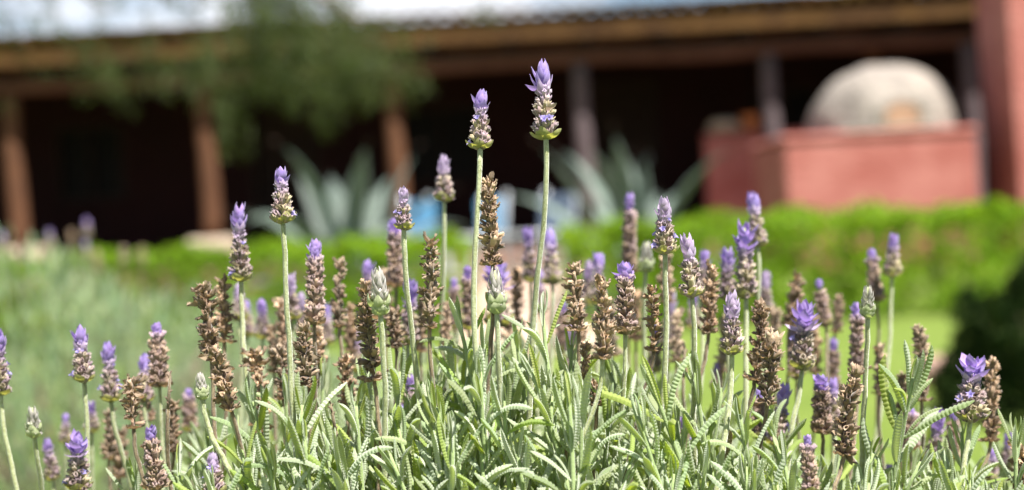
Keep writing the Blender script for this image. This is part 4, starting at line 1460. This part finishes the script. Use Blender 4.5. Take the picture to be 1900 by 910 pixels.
    ('dry', (200, 760), (202, 850), 38, (204, 940), 120, BACK_D, BACK_DG, '', .2),
    ('fade', (1650, 860), (1650, 930), 36, (1650, 990), 100, BACK_V, BACK_VG, '', 0),
    ('fade', (1475, 600), (1478, 700), 40, (1480, 790), 140, BACK_V, BACK_VG, '', 0),
    ('dry', (1235, 475), (1238, 560), 42, (1238, 680), 160, BACK_D, BACK_DG, '', .2),
]
for i, s_ in enumerate(STALKS):
    lab = s_[6]
    if lab == BACK_V:
        lab = 'blurred violet-tipped spike at the back, behind the ' + near(s_[4][0])
    elif lab == BACK_D:
        lab = 'blurred brown withered spike at the back, behind the ' + near(s_[4][0])
    stalk(*s_[:6], lab, group=s_[7], opt=s_[8], ragged=s_[9], seed=i)
for i, (x_, y_, k_) in enumerate([(92, 425, 'bloom'), (132, 428, 'dry'), (160, 405, 'bloom'), (158, 446, 'bloom'), (228, 458, 'dry'), (262, 458, 'dry'),
                                  (2, 430, 'bloom'), (40, 452, 'dry'), (180, 470, 'dry')]):
    stalk(k_, (x_, y_), (x_ + 2, y_ + 34), 26, (x_ + 6, y_ + 110), 0, FAR_L, FAR_G, seed=400 + i, depth=2.35 + .05 * (i % 3))

# ------------------------------------------------------------------ leafy shoots
TEETH = 18


def lav_leaf(k, material='leaf'):
    r = random.Random(60 + k + 31 * len(material))
    rows = TEETH * 4 + 1
    us = [-1, -.82, -.48, 0, .48, .82, 1]
    bend = [-.55, -.25, .1, .4, .7, 1.0, 1.4, .2, -.4, .6][k]
    tw = r.uniform(-.5, .5)
    hw_ = r.uniform(.052, .066)
    v, f = [], []
    ang, pz, py = 0.0, 0.0, 0.0
    side = r.uniform(-.06, .06)
    for i in range(rows):
        t = i / (rows - 1)
        w = hw_ * (.30 + .70 * min(1, t / .28) ** .8) * (1 - max(0, (t - .72) / .28) ** 2.4 * .93)
        ph = abs(math.sin(math.pi * TEETH * t))
        cy, sy = math.cos(ang), math.sin(ang)
        ta = tw * t
        for u in us:
            au = abs(u)
            x = u * w * (1 - (.26 * (1 - ph)) * (au > .6))
            lump = .015 * ph * math.sin(math.pi * min(1, au * 1.05)) ** .8 if au > 0 else 0.0
            y = -lump + (.034 * (au > .9) + .012 * (au > .7)) + (.012 if u == 0 else 0) - .10 * w * (1 - au)
            y *= min(1, w / hw_ + .15)
            x2, y2 = x * math.cos(ta) - y * math.sin(ta), x * math.sin(ta) + y * math.cos(ta)
            v.append((x2 + side * t * t, py + y2 * cy, pz - y2 * sy))
        pz += cy / (rows - 1)
        py += sy / (rows - 1)
        ang += bend / (rows - 1) * (.5 + t)
    C = len(us)
    for i in range(rows - 1):
        for j in range(C - 1):
            a_ = i * C + j
            f.append((a_, a_ + 1, a_ + C + 1, a_ + C))
    mb_ = MB()
    mb_.add(v, f)
    return mb_.mesh('leaf', material)


AGES = {m_: [lav_leaf(k, m_) for k in range(10)] for m_ in ('leaf', 'leaf_silver', 'leaf_lime', 'leaf_dead')}


def leaf_of(r, k, old):
    q_ = r.random()
    if old and q_ < .05:
        return AGES['leaf_dead'][k]
    return AGES['leaf' if q_ < .44 else ('leaf_silver' if q_ < .84 else 'leaf_lime')][k]

# blurred shoots at the back use the same outline with fewer points
SH_L = 'grey-green leafy shoot at the foot of the '
SH_G = 'leafy shoots in the front of the bush'
SB_L = 'blurred leafy shoot deep in the bush behind the '
SB_G = 'leafy shoots at the back of the bush'


def shoot(px, py, dd, seed, size=1.0, nodes=9, label=None, group=None):
    r = random.Random(5000 + seed)
    D = FOCUS + dd * .001
    top = at(px, py, D)
    ground = to_ground(top, r)
    lean = Vector((r.gauss(0, .16) + (px - 950) / 5000, r.gauss(0, .18), 1)).normalized()
    end = top - lean * .11
    pts = stem_points(top, -lean, end, ground, r.uniform(-.08, .08))
    front = dd < 60
    root = thing('lavender_shoot', label or ((SH_L if front else SB_L) + near(px)), 'lavender', ground, 0, None if label else (SH_G if front else SB_G))
    m1 = MB()
    m1.tube([tuple(p - ground) for p in pts], [.0007 + .0006 * min(1, i / 12) for i in range(len(pts))], 6, lobes=.06)
    m1.build('stem', 'shoot_stem', root)
    arc = [0.0]
    for a_, b_ in zip(pts, pts[1:]):
        arc.append(arc[-1] + (b_ - a_).length)
    az0 = r.uniform(0, 6.28)
    s = .0015
    vig = r.uniform(.85, 1.15) * size
    for i in range(nodes):
        j = max(q for q in range(len(arc)) if arc[q] <= s)
        j = min(j, len(pts) - 2)
        f_ = (s - arc[j]) / (arc[j + 1] - arc[j])
        p = pts[j].lerp(pts[j + 1], f_)
        zd = (pts[j] - pts[j + 1]).normalized()
        xd = Vector((0, 1, 0)).cross(zd).normalized()
        yd = zd.cross(xd)
        Mf = Matrix(((xd.x, yd.x, zd.x, p.x - ground.x), (xd.y, yd.y, zd.y, p.y - ground.y), (xd.z, yd.z, zd.z, p.z - ground.z), (0, 0, 0, 1)))
        az = az0 + i * math.pi / 2 + r.uniform(-.25, .25)
        Ls = vig * (.0085 + .0125 * min(1, i / 2.2)) * r.uniform(.85, 1.15)
        tilt0 = 9 + 34 * min(1, i / 4.5)
        nl = 2 if i else 3
        for q in range(nl):
            tilt = math.radians(max(3, r.gauss(tilt0, 8)))
            k = r.randrange(10) if i > 1 else r.choice([0, 1, 2, 8, 3])
            phi = az + q * 2 * math.pi / nl + r.uniform(-.2, .2)
            l_ = Ls * r.uniform(.85, 1.12)
            M = Mf @ frame(phi, tilt, (.0006 * math.cos(phi), .0006 * math.sin(phi), 0), r.uniform(-.35, .35)) @ Matrix.Diagonal((l_ * r.uniform(.9, 1.15), l_, l_, 1))
            link('leaf', leaf_of(r, k, i > 4), root, M)
            # small leaves in the axil
            if i > 1 and r.random() < .45:
                l2 = l_ * r.uniform(.38, .6)
                M = Mf @ frame(phi + r.uniform(-.6, .6), tilt * .5, (.0012 * math.cos(phi), .0012 * math.sin(phi), .001), r.uniform(-.5, .5)) @ Matrix.Diagonal((l2, l2, l2, 1))
                link('leaf', leaf_of(r, r.randrange(10), i > 4), root, M)
        s += (.0045 + .0050 * min(1, i / 3)) * r.uniform(.85, 1.2) * size ** .5
    return root


PX = [-200, 200, 260, 370, 480, 560, 700, 790, 850, 950, 1040, 1100, 1200, 1320, 1400, 1480, 1560, 1640, 1700, 1770, 1850, 1950, 2300]
PY = [1000, 930, 885, 820, 775, 725, 705, 645, 605, 600, 595, 655, 690, 720, 785, 845, 860, 790, 760, 820, 815, 800, 900]
HEROES = [(561, 752, -4), (660, 745, 4), (800, 738, -4), (852, 597, 14), (1006, 574, 10), (958, 622, 24), (1024, 735, -5), (888, 765, -10), (1214, 722, -4),
          (1288, 692, 5), (1372, 770, -8), (1452, 832, -8), (440, 800, 5), (390, 790, 30), (742, 690, 18), (600, 692, 50), (1132, 692, 28),
          (1080, 805, -14), (1180, 842, -14), (960, 842, -18), (722, 842, -14), (1885, 800, 2), (1785, 802, 30), (1620, 842, 20), (1560, 852, 38), (500, 862, -8),
          (332, 852, 20), (252, 884, 30), (1310, 852, -14), (1512, 884, 0), (620, 830, -12), (850, 850, -16), (1050, 880, -22), (1250, 880, -20), (1400, 885, -18),
          (470, 745, 25), (530, 720, 40), (680, 700, 35), (900, 640, 20), (1060, 640, 22), (1160, 720, 12), (1340, 720, 30), (1430, 760, 30)]
n_shoot = 0
shoot(1694, 702, 8, 1, 1.3, 8, 'tall leafy shoot with long arching leaves standing clear before the lawn')
for i, (x_, y_, d_) in enumerate(HEROES):
    shoot(x_, y_, d_, 10 + i, 1.08)
    n_shoot += 1
rs_ = random.Random(99)
for i in range(118):
    x_ = rs_.uniform(330, 1960)
    d_ = rs_.uniform(-26, 60)
    y_ = float(np.interp(x_, PX, PY)) + 62 + abs(rs_.gauss(0, 85)) - d_ * .25
    if y_ > 1010:
        y_ = rs_.uniform(880, 1000)
    if x_ < 480:
        y_ = max(y_, 800)
    shoot(x_, y_, d_, 200 + i, rs_.uniform(.9, 1.1))
for i in range(100):
    x_ = rs_.uniform(300, 1990)
    d_ = rs_.uniform(62, 300)
    y_ = max(650, float(np.interp(x_, PX, PY)) + 20 + abs(rs_.gauss(0, 60)) - d_ * .10)
    shoot(x_, y_, d_, 500 + i, rs_.uniform(.9, 1.15), 6)
